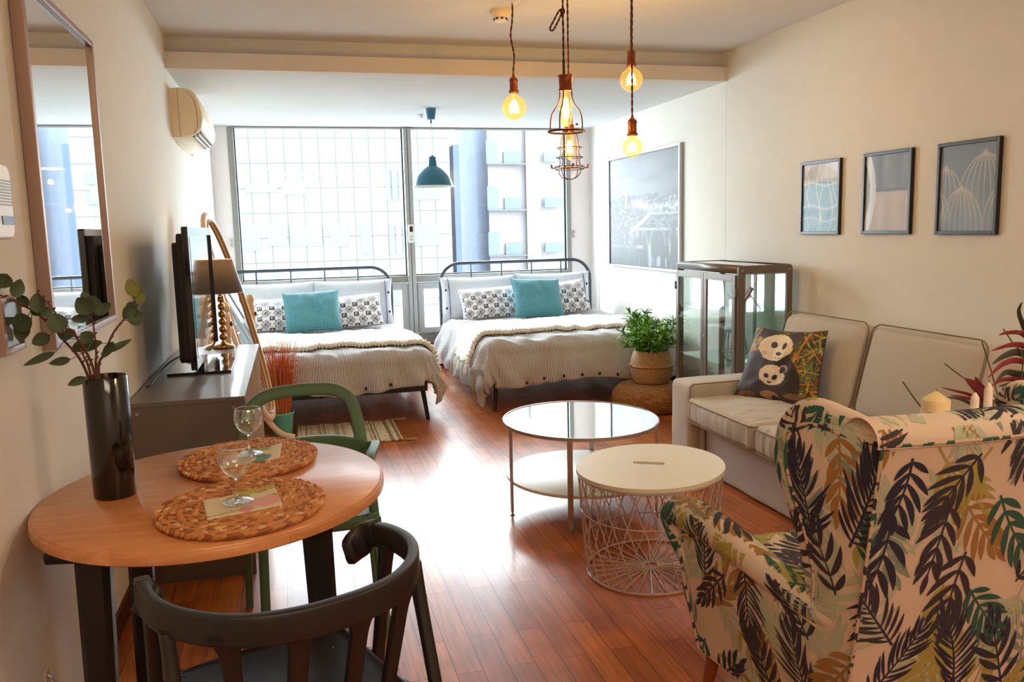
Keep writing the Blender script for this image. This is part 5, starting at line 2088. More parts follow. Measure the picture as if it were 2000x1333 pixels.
# ------------------------------------------------------------------ glass cabinet
def cabinet():
    x0, x1, y0, y1, zt, zb = 2.70, 3.085, 4.685, 5.555, 1.147, .14
    t = thing('display_cabinet', 'grey metal display cabinet with glass doors and sides', 'cabinet', ((x0 + x1) / 2, (y0 + y1) / 2, 0))
    gm = mat('grey_metal', '77706c', .35, .35)
    gb = mat('brown_grey_metal', '74685f', .38, .3)
    gl = glass_mat('cabinet_glass', (.93, .965, .955), 1.2)
    # rounded end frames
    for y, nm in ((y0, 'a'), (y1, 'b')):
        outer = rrect(x0, x1, zb, zt, .022, 5)
        inner = rrect(x0 + .05, x1 - .04, zb + .05, zt - .052, .004, 5)
        b = MB()
        n = len(outer)
        ya, yb_ = (y, y + .018) if y == y0 else (y - .018, y)
        vs = [(p[0], ya, p[1]) for p in outer] + [(p[0], ya, p[1]) for p in inner] + [(p[0], yb_, p[1]) for p in outer] + [(p[0], yb_, p[1]) for p in inner]
        fs = []
        for k in range(n):
            l = (k + 1) % n
            fs += [(k, l, n + l, n + k), (2 * n + k, 3 * n + k, 3 * n + l, 2 * n + l), (k, 2 * n + k, 2 * n + l, l), (n + k, n + l, 3 * n + l, 3 * n + k)]
        b.add(vs, fs, 0, False)
        o = b.build('side_frame', gb, t)
        MB().bb((x0 + .045, ya + .006, zb + .045), (x1 - .035, ya + .011, zt - .047)).build('side_glass', gl, o)
        sc_ = MB()
        for p in ((x0 + .03, zt - .03), (x1 - .022, zt - .03)):
            q = MB().lathe((0, 0, 0), [(.006, 0), (.005, .0015), (.001, .002)], 12)
            sc_.add([(p[0] + a[0], ya - a[2], p[1] + a[1]) for a in q.v], q.f)
        if y == y0:
            sc_.build('screws', M['silver'], o)
    # rounded long rails
    for (xc, zc_, a0) in ((x0 + .022, zt - .022, 90), (x1 - .022, zt - .022, 0)):
        pts = [(xc + .022 * cos(radians(a0 + 90 * k / 8)), zc_ + .022 * sin(radians(a0 + 90 * k / 8))) for k in range(9)]
        if a0 == 90:
            pts = [(x0 + .045, zt)] + pts + [(x0, zt - .05)]
        else:
            pts = [(x1, zt - .05)] + pts + [(x1 - .045, zt)]
        b = MB()
        vs = [(p[0], y0 + .018, p[1]) for p in pts] + [(p[0], y1 - .018, p[1]) for p in pts]
        n = len(pts)
        b.add(vs, [(k, k + 1, n + k + 1, n + k) for k in range(n - 1)], 0, True)
        b.build('top_rail', gm, t, solid=.002)
    MB().bb((x0 + .04, y0 + .018, zt - .008), (x1 - .04, y1 - .018, zt - .003)).build('top_glass', gl, t)
    MB().bb((x0, y0 + .018, zb), (x1, y1 - .018, zb + .03)).build('bottom_panel', gm, t)
    MB().bb((x1 - .004, y0 + .018, zb + .03), (x1, y1 - .018, zt - .05)).build('back_glass', gl, t)
    MB().bb((x1 - .008, y0 + (y1 - y0) / 2 - .016, zb + .03), (x1 - .002, y0 + (y1 - y0) / 2 + .016, zt - .03)).build('back_strut', gm, t)
    ym = (y0 + y1) / 2
    for (a, b_, hy) in ((y0 + .02, ym - .002, -1), (ym + .002, y1 - .02, 1)):
        d = MB()
        z0, z1 = zb + .012, zt - .058
        w = .038
        d.bb((x0 - .012, a, z0), (x0 + .002, a + w, z1)).bb((x0 - .012, b_ - w, z0), (x0 + .002, b_, z1)).bb((x0 - .012, a + w, z0), (x0 + .002, b_ - w, z0 + .045)).bb((x0 - .012, a + w, z1 - .045), (x0 + .002, b_ - w, z1))
        o = d.build('door', gm, t, bevel=.002, seg=2)
        MB().bb((x0 - .008, a + w - .003, z0 + .04), (x0 - .004, b_ - w + .003, z1 - .04)).build('door_glass', gl, o)
        for hz in (z0 + .10, z1 - .11):
            yy = a - .006 if hy < 0 else b_ + .006
            MB().bb((x0 - .018, yy - .009, hz - .028), (x0 + .004, yy + .009, hz + .028)).build('hinge', M['black'] if hy > 0 else gb, o, bevel=.003)
    kb = MB().lathe((0, 0, 0), [(.001, .010), (.006, .009), (.006, 0)], 14)
    q = (x0 - .012, ym - .022, .66)
    kb.v = [(q[0] - v[2], q[1] + v[0], q[2] + v[1]) for v in kb.v]
    kb.build('door_knob', M['silver'], t)
    for z in (.487, .855):
        MB().bb((x0 + .012, y0 + .022, z - .006), (x1 - .010, y1 - .022, z)).build('glass_shelf', glass_mat('green_edge_glass', (.70, .93, .84), 1.0) if 'green_edge_glass' not in bpy.data.materials else bpy.data.materials['green_edge_glass'], t)
    for (x, y) in ((x0 + .03, y0 + .03), (x1 - .03, y0 + .03), (x0 + .03, y1 - .03), (x1 - .03, y1 - .03)):
        MB().bb((x - .014, y - .014, 0), (x + .014, y + .014, zb)).build('leg', gm, t)
    # pink photo frame on the upper glass shelf
    p = thing('photo_frame', 'magenta easel photo frame on the upper glass shelf of the cabinet', 'photo frame', (2.86, 4.90, .856))
    R_ = Matrix.Rotation(radians(30), 3, 'Y')

    def fr(mb, a, b_):
        x = [min(a[0], b_[0]), max(a[0], b_[0])]
        k = MB().bb(a, b_)
        c_ = V((2.80, 4.86, .858))
        mb.add([tuple(c_ + Matrix.Rotation(radians(-25), 3, 'Z') @ (R_ @ V(v))) for v in k.v], k.f, 0, False)
        return mb
    b = MB()
    w, h = .13, .165
    for a, c_ in (((0, -w / 2, 0), (.012, -w / 2 + .02, h)), ((0, w / 2 - .02, 0), (.012, w / 2, h)), ((0, -w / 2, 0), (.012, w / 2, .02)), ((0, -w / 2, h - .02), (.012, w / 2, h))):
        fr(b, a, c_)
    b.build('frame', mat('magenta_frame', 'b0296a', .35), p)
    fr(MB(), (.003, -w / 2 + .02, .02), (.006, w / 2 - .02, h - .02)).build('photo', mat('pale_photo', 'd8cfc6', .4), p)
    MB().tube([(2.86, 4.84, .97), (2.93, 4.80, .858)], .003, 6).build('stand_leg', mat('grey_leg', '565a60', .4), p)
    # teal wire lantern with a fluffy top on the lower shelf
    lc = (2.85, 4.98, .488)
    l = thing('wire_lantern', 'teal wire lantern on the lower glass shelf of the cabinet', 'lantern', lc)
    tm = mat('teal_wire', '2f9f9c', .4)
    b = MB()
    pr = [(.055, .01), (.085, .075), (.06, .21)]
    for k in range(14):
        w = 2 * pi * k / 14
        for d in (0, .22):
            b.tube([(lc[0] + r * cos(w + d * i), lc[1] + r * sin(w + d * i), lc[2] + z) for i, (r, z) in enumerate(pr)], .0016, 5)
    for r, z in pr:
        b.tube([(lc[0] + r * cos(w), lc[1] + r * sin(w), lc[2] + z) for w in np.linspace(0, 2 * pi, 33)[:-1]], .0026, 5, closed=True)
    b.build('wire_cage', tm, l)
    MB().lathe(lc, [(.001, .0), (.055, .0), (.058, .022), (.050, .024), (.001, .012)], 28).build('dish', tm, l)
    tb = MB().lathe(lc, [(.001, .212), (.06, .210), (.07, .222), (.045, .236), (.001, .24)], 28)
    tb.build('lid', mat('teal_lid', '6db7b4', .8), l)
    # silver easel frame on the lower shelf
    e = thing('photo_frame', 'small white easel photo frame low in the cabinet behind the cushion', 'photo frame', (2.93, 4.80, .488))
    b = MB()
    k = MB().prism(rrect(-.06, .06, 0, .155, .004, 2), lambda p_, q_: (.010 * q_, p_[0], p_[1]))
    Rm = Matrix.Rotation(radians(-40), 3, 'Z') @ Matrix.Rotation(radians(24), 3, 'Y')
    b.add([tuple(V((2.90, 4.78, .49)) + Rm @ V(v)) for v in k.v], k.f, 0, False)
    b.build('frame', M['white'], e)
    k = MB().prism(rrect(-.045, .045, .015, .14, .002, 1), lambda p_, q_: (-.0012 * q_, p_[0], p_[1]))
    MB().add([tuple(V((2.90, 4.78, .49)) + Rm @ V(v)) for v in k.v], k.f, 0, False).build('photo', mat('green_photo', '9fb7a6', .4), e)
    MB().tube([tuple(V((2.90, 4.78, .49)) + Rm @ V((.012, .0, .09))), (3.0, 4.70, .49)], .0025, 6).build('stand_leg', M['silver'], e)
cabinet()

# ------------------------------------------------------------------ sofa
M['linen'] = mat('sofa_linen', 'bab4a9', .95, bump=.35, bscale=420, var=.05, vscale=3, sheen=.25)
M['linen_pipe'] = mat('sofa_piping', '857562', .9)


def rim_path(c, d, r, z, n=10, bulge=(0, 0), R_=None):
    out = []
    hx2, hy2 = d[0] / 2, d[1] / 2
    for (p) in rrect(-hx2, hx2, -hy2, hy2, r, 4):
        v = V((p[0], p[1], z))
        if R_:
            v = R_ @ v
        out.append((c[0] + v.x, c[1] + v.y, c[2] + v.z))
    return out


def sofa():
    t = thing('sofa', 'beige linen two-seat sofa along the right wall', 'sofa', (2.65, 3.52, 0))
    L = M['linen']
    # arms, boxy with a soft outward-rounded top
    for (a, b_) in ((4.245, 4.495), (2.56, 2.80)):
        mb = MB()
        v, f = rbox_mesh((2.62, (a + b_) / 2, .262), (.94, b_ - a, .50), .035, 14, bulge=(.006, .004, .004), noise=.003, seed=a)
        v = [(x, y, z) for x, y, z in v]
        mb.add(v, f)
        o = mb.build('arm', L, t)
        s_ = b_ if a < 3 else a
        MB().tube(bez([(2.152, s_ + (.004 if a > 3 else -.004), .30), (2.152, s_, .47), (2.17, s_, .505), (2.25, s_, .512), (3.0, s_, .512)], 6), .0035, 6).build('piping', M['linen_pipe'], o)
    v, f = rbox_mesh((2.66, 3.52, .17), (.87, 1.45, .32), .012, 12, noise=.004, seed=3)
    MB().add(v, f).build('skirt', L, t)
    # pleat at the corner by the arm
    p = MB()
    for k, (dx, dy) in enumerate(((0, -.006), (-.010, -.02), (-.004, -.035))):
        p.tube(bez([(2.222 + dx, 4.236 + dy, .33), (2.215 + dx, 4.232 + dy, .20), (2.212 + dx, 4.232 + dy, .02)], 5), .008, 6)
    p.build('pleat', L, t)
    v, f = rbox_mesh((3.03, 3.52, .41), (.20, 1.90, .76), .04, 12, noise=.003, seed=5)
    MB().add(v, f).build('backrest_frame', L, t)
    for i, yc in enumerate((3.895, 3.172)):
        c, d = (2.46, yc, .368), (.66, .715, .135)
        v, f = rbox_mesh(c, d, .028, 56, bulge=(.018, .006, .020), noise=0)
        w = []
        for x, y, z in v:
            # gathered wrinkles on the boxing and soft ripples on the top
            if x < 2.16:
                x += .009 * MN.noise(V((y * 38, z * 4, i))) + .005 * MN.noise(V((y * 80, z * 5, i + 4)))
            if z > .40:
                z += .007 * MN.noise(V((x * 9, y * 22, i))) + .002 * MN.noise(V((x * 20 + y * 30, y * 10, i)))
            w.append((x, y, z))
        o = MB().add(w, f).build('seat_cushion', L, t)
        for zz in (.050, -.052):
            pts = rim_path(c, (d[0] + .006, d[1] + .002), .045, zz + (.006 if zz > 0 else -.006))
            pts = [(x - (.016 * (1 - ((y - yc) / .36) ** 2) if x < 2.2 else 0), y, z) for x, y, z in pts]
            MB().tube(pts, .0035, 6, closed=True).build('piping', M['linen_pipe'], o)
    for i, yc in enumerate((3.935, 3.185)):
        R_ = Matrix.Rotation(radians(14), 3, 'Y')
        c, d = (2.83, yc, .645), (.19, .735, .46)
        v, f = rbox_mesh((0, 0, 0), d, .05, 30, bulge=(.04, .008, .012), noise=0)
        w = []
        for x, y, z in v:
            k = max(0, z - .05) * 6
            x += .008 * MN.noise(V((y * 20, z * 4, i + 9))) * k + .004 * MN.noise(V((y * 5, z * 5, i)))
            z += .010 * (1 if z > .15 else 0) * MN.noise(V((y * 4, 1, i)))
            q = R_ @ V((x, y, z))
            w.append((q.x + c[0], q.y + c[1], q.z + c[2]))
        o = MB().add(w, f).build('back_cushion', L, t)
        for xx in (-.082,):
            pts = []
            for (yy, zz) in rrect(-.365, .365, -.225, .230, .06, 5):
                q = R_ @ V((xx - .004, yy, zz + (.012 if zz > .15 else 0)))
                pts.append((q.x + c[0], q.y + c[1], q.z + c[2]))
            MB().tube(pts, .004, 6, closed=True).build('piping', M['linen_pipe'], o)
    lg = MB()
    for (x, y) in ((2.26, 4.40), (2.26, 2.65), (3.05, 4.40), (3.05, 2.65)):
        MB().bb((x - .02, y - .02, 0), (x + .02, y + .02, .03)).build('leg', M['black'], t)
sofa()


def panda(u, v):
    """photograph print: a seated panda holding a cub, bamboo behind"""
    u = u / 1.10
    T = 1 - v
    sh = u.shape
    c = rgb('3b3a1e') + (rgb('5e5c2c') - rgb('3b3a1e')) * noise2(u, v, 22, 1)[..., None]
    rr = np.random.default_rng(9)
    for k in range(420):
        x0, y0 = rr.random(), rr.random()
        if .02 < x0 < .62 and not (x0 < .3 and y0 > .45):
            if rr.random() < .7:
                continue
        a = rr.normal(1.2, .7) if x0 > .55 else rr.normal(1.15, .3)
        L = rr.uniform(.04, .15)
        dx, dy = cos(a), sin(a)
        s = (u - x0) * dx + (v - y0) * dy
        q = np.abs(-(u - x0) * dy + (v - y0) * dx)
        col = [rgb('c97a2c'), rgb('5d7a3c'), rgb('8fa05c'), rgb('d79a3c'), rgb('9a3f1c'), rgb('24301c'), rgb('b8b47c')][rr.integers(0, 7)]
        mk = (np.abs(s) < L) & (q < rr.uniform(.003, .008))
        c[mk] = col
    for (x0, y0, x1, y1) in ((.10, .98, .02, .6), (.22, .98, .04, .55), (.75, .98, .62, .35), (.66, .7, .63, .3)):
        dx, dy = x1 - x0, y1 - y0
        L = hypot(dx, dy)
        s = ((u - x0) * dx + (v - y0) * dy) / L
        q = np.abs(-(u - x0) * dy + (v - y0) * dx) / L
        c[(s > 0) & (s < L) & (q < .009)] = rgb('d08a34')

    def ell(cx, cy, rx, ry, a=0):
        x, y = u - cx, T - cy
        X, Y = x * cos(a) + y * sin(a), -x * sin(a) + y * cos(a)
        return np.hypot(X / rx, Y / ry)
    wob = 1 + .05 * (noise2(u, v, 14, 2) - .5) * 2 + .07 * (noise2(u, v, 55, 6) - .5)
    fur = noise2(u * 1.0, v, 60, 3)
    dark = rgb('2f2629') + (rgb('4a3d40') - rgb('2f2629')) * (noise2(u, v, 5, 5) * .8 + .2 * fur)[..., None]

    def put(mask, col):
        nonlocal c
        m_ = mask[..., None]
        c = np.where(m_, col, c)
    put(ell(.22, .05, .11, .10) * wob < 1, dark)
    put(ell(.60, .10, .08, .10) * wob < 1, dark)
    body = (T > .34) & (u > .0 + .25 * np.clip(.62 - T, 0, 1)) & (u < .60 + .16 * np.clip(T - .4, 0, .5) * 1.6)
    put(body | (ell(.36, .72, .40, .42) < 1), dark)
    cream = rgb('d6c2a2') + (rgb('ece2cf') - rgb('d6c2a2')) * (.5 * noise2(u, v, 8, 7) + .5 * fur)[..., None]
    put(ell(.395, .255, .215, .19, -.1) * wob < 1, cream)
    put(ell(.475, .165, .075, .085, .1) * wob < 1, rgb('f0ead8') * np.ones(sh + (3,)))
    put(ell(.27, .35, .05, .035) * wob < 1, rgb('cbb08e') + 0 * cream)
    put(ell(.46, .33, .075, .12, .1) < 1, rgb('efe6d4') + 0 * cream)
    put(ell(.372, .225, .042, .046, -.7) * wob < 1, rgb('241c1e') + 0 * cream)
    put(ell(.505, .23, .024, .052, .0) * wob < 1, rgb('2a2b33') + 0 * cream)
    put(ell(.462, .345, .040, .026) < 1, rgb('1f1a1c') + 0 * cream)
    put((ell(.455, .40, .045, .014) < 1) & (ell(.455, .392, .045, .014) > 1), rgb('6a5048') + 0 * cream)
    # cub
    put(ell(.56, .545, .052, .052) < 1, rgb('2b2024') + 0 * cream)
    put((ell(.56, .545, .052, .052) < 1) & (ell(.555, .555, .036, .040) > 1), rgb('c49a9a') + 0 * cream)
    put(ell(.43, .645, .155, .135, .15) * wob < 1, cream * 1.02)
    put(ell(.425, .73, .085, .06) < 1, cream)
    put((ell(.55, .565, .030, .045, .4) < 1), rgb('2b2024') + 0 * cream)
    put(ell(.375, .665, .030, .036, -.7) < 1, rgb('2b2228') + 0 * cream)
    put(ell(.475, .675, .026, .042, .5) < 1, rgb('2b2228') + 0 * cream)
    put(ell(.418, .752, .026, .014) < 1, rgb('5a3c3a') + 0 * cream)
    # feet
    tan = rgb('8f6444') + (rgb('c08a5c') - rgb('8f6444')) * fur[..., None]
    put(ell(.43, .925, .10, .055) * wob < 1, tan)
    put(ell(.49, .95, .035, .03) < 1, rgb('2a1d18') + 0 * cream)
    put(ell(.16, .945, .11, .04) * wob < 1, tan * .75)
    put(ell(.70, .89, .12, .04, -.1) * wob < 1, tan * .8)
    put(ell(.74, .95, .05, .03) < 1, rgb('2a1d18') + 0 * cream)
    return c


def panda_cushion():
    TL, TR_, BR, BL = V((2.535, 4.185, .832)), V((2.70, 3.765, .848)), V((2.60, 3.70, .425)), V((2.405, 4.215, .428))
    c0 = (TL + TR_ + BR + BL) / 4
    t = thing('cushion', 'square cushion printed with a panda and its cub, in the sofa corner', 'cushion', tuple(c0))
    nrm = (TR_ - BL).cross(TL - BR).normalized()
    if nrm.dot(V(CAM) - c0) < 0:
        nrm = -nrm
    b = MB()
    U, W_ = uvgrid(190, 190)

    def sheet(side, off):
        def fn(u, v):
            a, e = 2 * u - 1, 2 * v - 1
            uu, vv = u + (u - .5) * (-.07 * (1 - e * e)), v + (v - .5) * (-.09 * (1 - a * a))
            p = (BL * (1 - uu) + BR * uu) * (1 - vv) + (TL * (1 - uu) + TR_ * uu) * vv
            th = (max(0, 1 - abs(a) ** 2.4) * max(0, 1 - abs(e) ** 2.4)) ** .5
            p = p + nrm * (side * .065 * th + .008 * th * MN.noise(V((a * 3, e * 3, 4))))
            return tuple(p)
        return fn
    b.grid(sheet(1, 0), 190, 190)
    n1 = len(b.v)
    b.grid(sheet(-1, 0), 190, 190, flip=True)
    c3 = tolin(panda(U, W_)).reshape(-1, 3)
    b.col = np.concatenate([c3, np.full_like(c3, .03)])
    b.build('cushion_cover', vcol_mat('panda_print', .55, bump=.2, bscale=600), t)
panda_cushion()


# ------------------------------------------------------------------ wing chair with the palm-frond print
XC = 1.43
FAB = mat('chair_canvas', 'cdbba6', .9, bump=.25, bscale=500, sheen=.2)
INK = [mat('ink_plum', '37303a', .9), mat('ink_green', '2a5648', .9), mat('ink_ochre', '97703a', .9), mat('ink_sage', '7f8c7e', .9), mat('ink_mint', 'a9b39a', .9), mat('ink_olive', 'a0964a', .9), mat('ink_indigo', '29283c', .9)]
CH_MATS = [FAB] + INK


def frond2d(p, ang, L, kind, col, rs):
    """list of leaflets; each a list of (left, mid, right) 2D rows"""
    out = []
    d = np.array([cos(ang), sin(ang)])
    bend = rs.uniform(-.5, .5)

    def axis(s):
        a = ang + bend * (s - .3)
        return np.array(p) + L * s * np.array([cos(ang + bend * s * .5), sin(ang + bend * s * .5)]), a
    if kind == 'palm':
        n, ll, w = int(rs.uniform(12, 16)), .42 * L, .040 * L
    elif kind == 'broad':
        n, ll, w = int(rs.uniform(5, 7)), .50 * L, .092 * L
    else:
        n, ll, w = 5, .55 * L, .08 * L
    rows = []
    for i in range(11):
        q, a = axis(i / 10)
        nn = np.array([-sin(a), cos(a)])
        ww = .0016 + .0014 * (1 - i / 10)
        rows.append((q + nn * ww, q, q - nn * ww))
    out.append(rows)
    for i in range(n):
        s = .06 + .92 * i / n if kind != 'fan' else .25 + .5 * i / n
        q, a = axis(s)
        for side in (-1, 1):
            if kind == 'palm' and rs.random() < .05:
                continue
            sp = radians(62 - 36 * s + rs.uniform(-6, 6))
            l = ll * (sin(pi * (.18 + .74 * s)) ** .7) * rs.uniform(.85, 1.12)
            cur = rs.uniform(.25, .75)
            rws = []
            K = 7
            for k in range(K + 1):
                f_ = k / K
                aa = a + side * (sp - cur * f_ * .9)
                am = a + side * (sp - cur * f_ * .45)
                c_ = q + l * f_ * np.array([cos(am), sin(am)])
                nn = np.array([-sin(aa), cos(aa)])
                ww = w * (sin(pi * min(1, f_ * .93 + .05)) ** .8) * .5
                rws.append((c_ + nn * ww, c_, c_ - nn * ww))
            out.append(rws)
    # end leaflet
    q, a = axis(1.0)
    rws = []
    for k in range(6):
        f_ = k / 5
        c_ = q + ll * .6 * f_ * np.array([cos(a), sin(a)])
        nn = np.array([-sin(a), cos(a)])
        rws.append((c_ + nn * w * .5 * sin(pi * (f_ * .9 + .08)), c_, c_ - nn * w * .5 * sin(pi * (f_ * .9 + .08))))
    out.append(rws)
    return out


def make_canvas(u0, u1, v0, v1, seed, step=.132, down=-pi / 2, fixed=()):
    rs = random.Random(seed)
    fr = []
    for layer in (0, 1):
        st = step * (1.05 if layer == 0 else 1.0)
        j = 0
        y = v0
        while y < v1 + st:
            x = u0 + (st / 2 if j % 2 else 0)
            while x < u1 + st:
                px, py = x + rs.uniform(-.03, .03), y + rs.uniform(-.03, .03)
                up = rs.random() < .4
                ang = (pi / 2 if up else -pi / 2) + rs.uniform(-.75, .75)
                if layer == 0:
                    col, kind, L = rs.choice((3, 4, 5, 3, 4, 2)), rs.choice(('fan', 'broad')), rs.uniform(.14, .19)
                else:
                    col = rs.choice((0, 0, 1, 1, 6, 1, 6, 0, 1, 2))
                    kind = rs.choice(('palm', 'broad', 'broad')) if col in (0, 6) else 'broad'
                    L = rs.uniform(.19, .25) if kind == 'palm' else rs.uniform(.15, .20)
                ok = all(hypot(px + L * .5 * cos(ang) - f_[5][0], py + L * .5 * sin(ang) - f_[5][1]) > st * .74 for f_ in fr if f_[4] == layer) if layer == 1 else True
                if ok:
                    fr.append(((px, py), ang, L, (kind, col), layer, (px + L * .5 * cos(ang), py + L * .5 * sin(ang))))
                x += st
            y += st * .85
            j += 1
    out = []
    for k, f_ in enumerate(fr):
        out.append((f_[3][1], f_[4], frond2d(f_[0], f_[1], f_[2], f_[3][0], f_[3][1], random.Random(seed * 100 + k))))
    return out


def print_on(mb, canvas, to3, dirv, thr, mirrored=False):
    """lay the leaf shapes onto the shape in mb, seen along dirv"""
    verts = [V(v) for v in mb.v]
    polys = [f for f, m_ in zip(mb.f, mb.mi) if m_ == 0]
    tree = BVHTree.FromPolygons(verts, polys)
    dirv = V(dirv).normalized()
    for ci, (col, layer, leaflets) in enumerate(canvas):
        off = .0007 + .0007 * layer + .00012 * (ci % 6)
        for rows in leaflets:
            pts = []
            for r in rows:
                row = []
                for q in r:
                    o = V(to3(q)) - dirv * 1.0
                    loc, nor, idx, dist = tree.ray_cast(o, dirv, 2.4)
                    if nor is not None and nor.dot(dirv) > 0:
                        nor = -nor
                    if loc is None or nor.dot(-dirv) < thr:
                        row.append(None)
                    else:
                        row.append(loc + nor * off)
                pts.append(row)
            vs, fs, mp = [], [], {}
            for j in range(len(pts) - 1):
                for i in range(2):
                    q = ((j, i), (j, i + 1), (j + 1, i + 1), (j + 1, i))
                    P_ = [pts[a][b] for a, b in q]
                    if any(p is None for p in P_) or (P_[0] - P_[2]).length > .05:
                        continue
                    f_ = []
                    for a in q:
                        if a not in mp:
                            mp[a] = len(vs)
                            vs.append(pts[a[0]][a[1]])
                        f_.append(mp[a])
                    fs.append(tuple(f_))
            if vs:
                mb.add(vs, fs, 1 + col, True)


def wing_chair():
    t = thing('wing_chair', 'wing armchair covered in palm-frond print, back to the camera', 'armchair', (XC, 1.8, 0))
    side_cv = make_canvas(1.30, 2.35, .12, 1.08, 5)
    back_cv = make_canvas(1.05, 1.85, .12, 1.08, 8)
    top_cv = make_canvas(.95, 1.95, 1.3, 2.4, 12)
    to_side = lambda q: (0.4, q[0], q[1])
    to_back = lambda q: (q[0], 1.0, q[1])
    to_top = lambda q: (q[0], q[1], 1.4)

    def sst(a, b, x):
        k = min(1, max(0, (x - a) / (b - a)))
        return k * k * (3 - 2 * k)

    def xo(y, z):
        s = min(1.1, max(-.1, (y - 1.5) / .65))
        return 1.168 - .128 * s - .030 * sst(.58, .9, z) * min(1, max(0, (y - 1.42) / .28)) - .008 * sst(.6, .95, z) + .03 * sst(.45, .18, z)
    profile = bez([(2.085, .19), (2.10, .32), (2.11, .42), (2.12, .50), (2.10, .565), (2.0, .57), (1.88, .56), (1.76, .535), (1.655, .52), (1.645, .57), (1.665, .66), (1.69, .76), (1.705, .85), (1.70, .92), (1.665, .975), (1.60, .985), (1.52, .975), (1.45, .965)], 6)
    n = len(profile) - 1

    def rear(f_):
        z = .18 + .785 * f_
        return (1.42 + (.97 - z) * .16, z)
    for s in (-1, 1):
        mx = (lambda x: x) if s < 0 else (lambda x: 2 * XC - x)
        dirx = (1, 0, 0) if s < 0 else (-1, 0, 0)
        cvx = (lambda q: (0.4, q[0], q[1])) if s < 0 else (lambda q: (2.4, q[0], q[1]))

        def sh(inset, thick):
            def fn(u, v):
                i = min(n - 1, int(u * n))
                f_ = u * n - i
                p = np.array(profile[i]) * (1 - f_) + np.array(profile[i + 1]) * f_
                r = rear(u)
                y, z = p[0] * (1 - v) + r[0] * v, p[1] * (1 - v) + r[1] * v
                return mx(xo(y, z) + thick - .010 * sin(pi * v) * (1 if thick == 0 else 0)), y, z
            return fn
        b = MB().grid(sh(0, 0), n, 14, flip=(s > 0))
        b.grid(sh(0, .05), n, 14, flip=(s < 0))
        if s < 0:
            print_on(b, side_cv, cvx, dirx, .3)
        b.build('side_panel', CH_MATS, t)
        # wing roll
        wc = [(1.44, .958), (1.50, .970), (1.56, .982), (1.62, .990), (1.665, .972), (1.695, .925), (1.70, .85), (1.68, .76), (1.655, .66), (1.642, .58), (1.64, .52), (1.65, .48)]
        c = bez([(mx(xo(y, z) + .026), y, z) for y, z in wc], 8)
        k = len(c)
        b = MB().tube(c, [.030 - .006 * abs(2 * i / (k - 1) - 1) ** 4 for i in range(k)], 20)
        if s < 0:
            print_on(b, side_cv, cvx, dirx, .66)
        else:
            print_on(b, side_cv, to_side, (1, 0, 0), .5)
        print_on(b, top_cv, to_top, (0, 0, -1), .76)
        w_ = b.build('wing', CH_MATS, t)
        pw = [(1.44, .945), (1.52, .955), (1.60, .965), (1.645, .95), (1.668, .915), (1.672, .85), (1.655, .77), (1.632, .67), (1.618, .59), (1.62, .52)]
        MB().tube(bez([(mx(xo(y, z) - .006), y, z) for y, z in pw], 8), .0042, 8).build('piping', M['pipe_print'], w_)
        # arm roll, scrolled over at the front
        ac_ = [(1.56, .50, .034), (1.66, .512, .038), (1.76, .530, .042), (1.88, .560, .046), (2.0, .582, .048), (2.10, .590, .049), (2.165, .575, .046), (2.15, .52, .036), (2.115, .45, .032), (2.105, .36, .031), (2.085, .27, .030), (2.065, .20, .028)]
        pts, rr = [], []
        for y, z, r in ac_:
            pts.append((mx(xo(y, min(z, .5)) + .028 - (.010 if z > .5 else 0)), y, z, r))
        cc = bez(pts, 8)
        b = MB().tube([q[:3] for q in cc], [q[3] for q in cc], 22)
        if s < 0:
            print_on(b, side_cv, cvx, dirx, .68)
        print_on(b, top_cv, to_top, (0, 0, -1), .70)
        a_ = b.build('armrest', CH_MATS, t)
        pa = [(1.60, .478), (1.72, .500), (1.84, .522), (1.96, .540), (2.06, .545), (2.11, .52), (2.10, .44), (2.085, .33), (2.065, .20)]
        MB().tube(bez([(mx(xo(y, z) - .009), y, z) for y, z in pa], 8), .004, 8).build('piping', M['pipe_print'], a_)
    # back panel, slightly bowed
    xb0, xb1 = 1.150, 2 * XC - 1.150

    def bk(u, v):
        z = .18 + .775 * v
        y = 1.42 + (.97 - z) * .16 - .022 * sin(pi * u) * 1.0
        w = .012 * (1 - v)
        return xb0 + w + (xb1 - xb0 - 2 * w) * u, y - .004, z
    b = MB().grid(bk, 40, 40)
    print_on(b, back_cv, to_back, (0, 1, 0), .3)
    b.build('back_panel', CH_MATS, t)
    # padded top roll
    tr = MB()

    def top(u, v):
        x = xb0 - .012 + (xb1 - xb0 + .024) * u
        w = pi * (-.05 + 1.15 * v)
        yb_ = 1.42 - .022 * sin(pi * u)
        return x, yb_ + .05 - .056 * cos(w), .958 + .048 * sin(w)
    tr.grid(top, 40, 20)
    print_on(tr, back_cv, to_back, (0, 1, 0), .66)
    print_on(tr, top_cv, to_top, (0, 0, -1), .72)
    tr.build('top_roll', CH_MATS, t)
    pp = MB()
    pp.tube([tuple(V(bk(u, 1)) + V((0, -.003, .002))) for u in np.linspace(0, 1, 30)], .0045, 8)
    for u in (0, 1):
        pp.tube([tuple(V(bk(u, v)) + V((0, -.003, 0))) for v in np.linspace(0, 1.0, 30)], .0038, 8)
    pp.build('piping', M['pipe_print'], t)
    R_ = Matrix.Rotation(radians(9), 3, 'X')
    v, f = rbox_mesh((XC, 1.575, .70), (.50, .11, .52), .045, 12, bulge=(0, .02, .01), rot=R_)
    MB().add(v, f).build('back_cushion', FAB, t)
    v, f = rbox_mesh((XC, 1.93, .395), (.50, .62, .12), .035, 16, bulge=(.004, .012, .012))
    b = MB().add(v, f)
    seat_cv = make_canvas(1.1, 1.8, 1.5, 2.35, 31)
